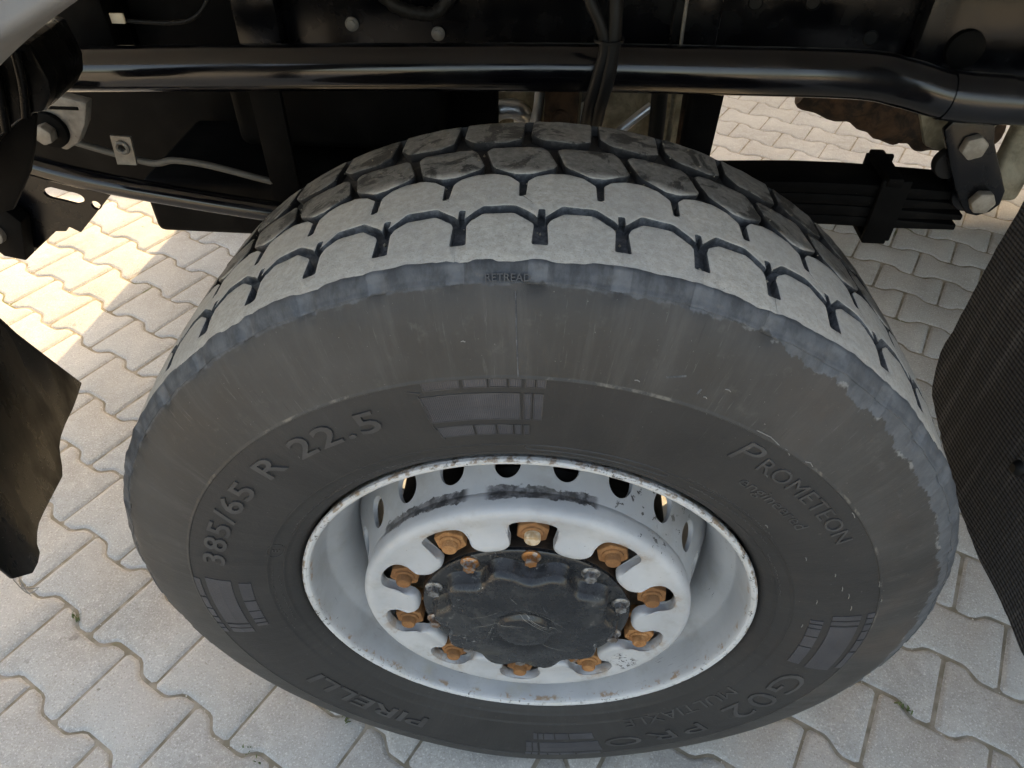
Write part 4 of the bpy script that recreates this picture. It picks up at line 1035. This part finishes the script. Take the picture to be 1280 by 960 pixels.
# front black mudguard edge (lower left) and fender (upper left)
lf = plate([(.105, .402), (.141, .314), (.172, .248), (.209, .167), (.190, .158), (.173, .151), (.148, .145), (.131, .138), (.120, .128), (.114, .116), (.108, .102), (.100, .090), (.075, .086), (.045, .081), (.030, .077), (.02, .070), (.010, .058), (.006, .044), (-.005, .036), (-.02, .034), (-.045, .06), (-.05, .10), (-.045, .30), (-.02, .46), (.02, .60), (.045, .56)], .006, lambda u, v, d: (-.66+d+.22*max(0, v-.05)**2, u, v), bev=.0015, name='front_mudguard')
lfo = T('front_mudguard', lf, D['plastic'], 'glossy black plastic mudguard edge with wavy lower rim')
fr_ = []
rngf = random.Random(5)
for q in range(3):
    y0_ = -.045+.010*q*.4; fr_.append((sweep([(-.655, y0_, .050+rngf.uniform(-.01, .02)), (-.650+rngf.uniform(-.01, .01), y0_-.004, .028+rngf.uniform(-.01, .01)), (-.648+rngf.uniform(-.012, .012), y0_+rngf.uniform(-.01, .01), .026+rngf.uniform(-.006, .006))], .0006, 5, 't'), 0, None))
T('frayed_edge', join_bms(fr_, 'frayed_edge'), D['flash'], parent=lfo)
fp_ = [(.8005, .075), (.8005, -.012), (.8025, -.0225), (.8055, -.0265), (.8095, -.0265), (.8135, -.0240), (.822, -.0215), (.84, -.0225), (.875, -.028), (.93, -.034), (1.10, -.036), (1.10, -.030), (.93, -.028), (.84, -.016), (.81, -.018), (.8045, .075)]
V = []; F = []; n = len(fp_); NS = 80
for k in range(NS+1):
    d_ = -62+70*k/NS
    for r_, y_ in fp_: V.append(pol(r_, d_, y_))
for k in range(NS):
    for q in range(n): F.append((k*n+q, (k+1)*n+q, (k+1)*n+(q+1) % n, k*n+(q+1) % n))
F.append(tuple(range(n))); F.append(tuple(NS*n+q for q in range(n)))
me = bpy.data.meshes.new('fender'); me.from_pydata(V, [], F)
bm = bmesh.new(); bm.from_mesh(me); bmesh.ops.recalc_face_normals(bm, faces=bm.faces); bm.to_mesh(me); bm.free(); smooth_by(me, 60)
T('fender', me, D['fender'], 'light grey plastic fender lip curving over the wheel')
# rear mud flap
def flap_zb(y_):
    ysn = [-.05, -.013, .01, .153, .225, .411, .437, .45]; zz = [-.03, -.042, -.05, -.046, -.024, .055, .11, .13]
    return float(np.interp(y_, ysn, zz))
bm = bmesh.new(); NY, NZ = 40, 40; G = []
for k in range(NY+1):
    y_ = -.05+.49*k/NY; row = []
    for q in range(NZ+1):
        t = q/NZ; zb = flap_zb(y_)+.004*mnoise.noise(Vector((y_*60, 0, 3)))*(1 if y_ > .3 else .4); z = zb+(.92-zb)*t**1.25
        x = .660+.012*math.sin(y_*9+1)*(1-t)+.02*max(0, .25-z)**2+.004*mnoise.noise(Vector((y_*6, z*6, 0)))
        row.append(bm.verts.new((x, y_+.003*mnoise.noise(Vector((0, z*40, 5)))*(k in (0, NY)), z)))
    G.append(row)
fs = [bm.faces.new((G[k][q], G[k+1][q], G[k+1][q+1], G[k][q+1])) for k in range(NY) for q in range(NZ)]
ex = bmesh.ops.extrude_face_region(bm, geom=fs)
for v in ex['geom']:
    if isinstance(v, bmesh.types.BMVert): v.co.x += .007
flo = T('mud_flap', from_bm(bm, 'mud_flap', 40), D['flap'], 'black woven rubber mud flap behind the wheel')
for y_, z in ((.389, .137), (.307, .146), (.188, .123)):
    o = T('rivet', lathe([(0, -.006), (.006, -.006), (.010, -.003), (.0125, .002), (0, .002)], 18, name='rivet'), D['hose'], parent=flo)
    o.matrix_local = Matrix.Translation((.661, y_, z)) @ Matrix.Rotation(R(-90), 4, 'Z')
# cab and load body above the frame (they throw the shade)
T('cab', box(-1.335, 1.13, .02, 2.38, .86, 2.55, .06, 3, 'cab'), D['cab'], 'truck cab over the axle')
T('load_body', box(1.07, 6.0, -.004, 2.398, .74, 2.5, .02, 2, 'load_body'), D['cab'])
T('sun_block_skirt', box(.66, 5.6, 2.402, 2.44, -.17, .95, .01, 1, 'sun_block_skirt'), D['matt'])  # unseen skirts added and sized to keep sun from reaching under the truck
T('sun_block_skirt', box(-1.30, -.66, 2.402, 2.44, -.17, 1.05, .01, 1, 'sun_block_skirt'), D['matt'])

# ================================================================== small stuff
rng = random.Random(31)
def bits(name, pts, mat, parent=None, flat=.7):
    V = []; F = []
    for x, y, z, r_ in pts:
        n0 = len(V)
        for d in ((1, 0, 0), (0, 1, 0), (-1, 0, 0), (0, -1, 0), (0, 0, 1), (0, 0, -1)):
            k = r_*rng.uniform(.6, 1.15); V.append((x+d[0]*k, y+d[1]*k, z+d[2]*k*flat))
        F += [(n0+a, n0+b, n0+c_) for a, b, c_ in ((0, 1, 4), (1, 2, 4), (2, 3, 4), (3, 0, 4), (1, 0, 5), (2, 1, 5), (3, 2, 5), (0, 3, 5))]
    me = bpy.data.meshes.new(name); me.from_pydata(V, [], F); o = link(name, me, mat, parent); o['kind'] = 'stuff'; return o
pts = []
for p, i, j in vis:
    for q in range(rng.randrange(0, 7)):
        e = rng.choice(((ha, rng.uniform(-hE, hE)), (rng.uniform(-ha, -.06), hE), (rng.uniform(.06, ha), hE), (rng.uniform(-.036, .036), hW)))
        g = p+E1*(e[0]+rng.gauss(0, .004))+E2*(e[1]+rng.gauss(0, .004)); pts.append((g.x, g.y, rng.uniform(-.002, .0015), rng.uniform(.0008, .0024)))
    for q in range(rng.randrange(0, 3)):
        g = p+E1*rng.uniform(-.1, .1)+E2*rng.uniform(-.07, .07); pts.append((g.x, g.y, .0008, rng.uniform(.0007, .0018)))
pts += [(-.175, .03, .003, .0045)]
bits('grit', pts, D['pebble'])
V = []; F = []
spots = [(-.405, .071, 26, .018), (-.864, .237, 8, .009), (-1.0, .09, 8, .009), (-1.05, .335, 8, .008), (.67, .11, 12, .010), (.82, .816, 10, .010), (.50, -.02, 10, .009), (-.62, -.03, 8, .008)]
for cx, cy, n, sz in spots:
    pp = min(vis, key=lambda c: (c[0].x-cx)**2+(c[0].y-cy)**2)[0]; pp = pp+E1*rng.choice((-.05, .05))+E2*((hE+hW)/2*rng.choice((-1, 1))); cx, cy = pp.x, pp.y
    for k in range(n):
        a = rng.uniform(0, 6.28); L = rng.uniform(.4, 1)*sz; off = rng.gauss(0, .011); x0, y0 = cx+E1.x*off+rng.gauss(0, .003), cy+E1.y*off+rng.gauss(0, .003)
        wd = rng.uniform(.0008, .0020); dx, dy = math.cos(a), math.sin(a); b = len(V)
        V += [(x0-dy*wd, y0+dx*wd, -.004), (x0+dy*wd, y0-dx*wd, -.004), (x0+dx*L*.5+dy*wd, y0+dy*L*.5-dx*wd, L*.45), (x0+dx*L*.5-dy*wd, y0+dy*L*.5+dx*wd, L*.45), (x0+dx*L, y0+dy*L, L*.5)]
        F += [(b, b+1, b+2, b+3), (b+3, b+2, b+4)]
me = bpy.data.meshes.new('weeds'); me.from_pydata(V, [], F); o = link('weeds', me, D['weed']); o['kind'] = 'stuff'
# grit caught in the tread grooves and crumbs on the inner blocks
pts = []
for k in range(90):
    d_ = rng.uniform(-60, 60); y_ = rng.choice((rng.uniform(.090, .108), rng.uniform(.150, .17), rng.uniform(.225, .24), rng.uniform(.05, .09)))
    if y_ < .09: d_ = round((d_+.2)/8)*8-.2+rng.uniform(-.5, .5)
    q = pol(crown(y_)-GD+rng.uniform(0, .002), d_, y_); pts.append((q.x, q.y, q.z, rng.uniform(.0008, .0026)))
for k in range(60):
    y_ = rng.uniform(.165, .295); q = pol(crown(y_)+.0006, rng.uniform(-45, 50), y_); pts.append((q.x, q.y, q.z, rng.uniform(.0006, .0014)))
q = pol(crown(.055)-GD+.002, 15.9, .055); pts.append((q.x, q.y, q.z, .0034))
bits('tread_grit', pts, D['sand'], wheel, 1.0)
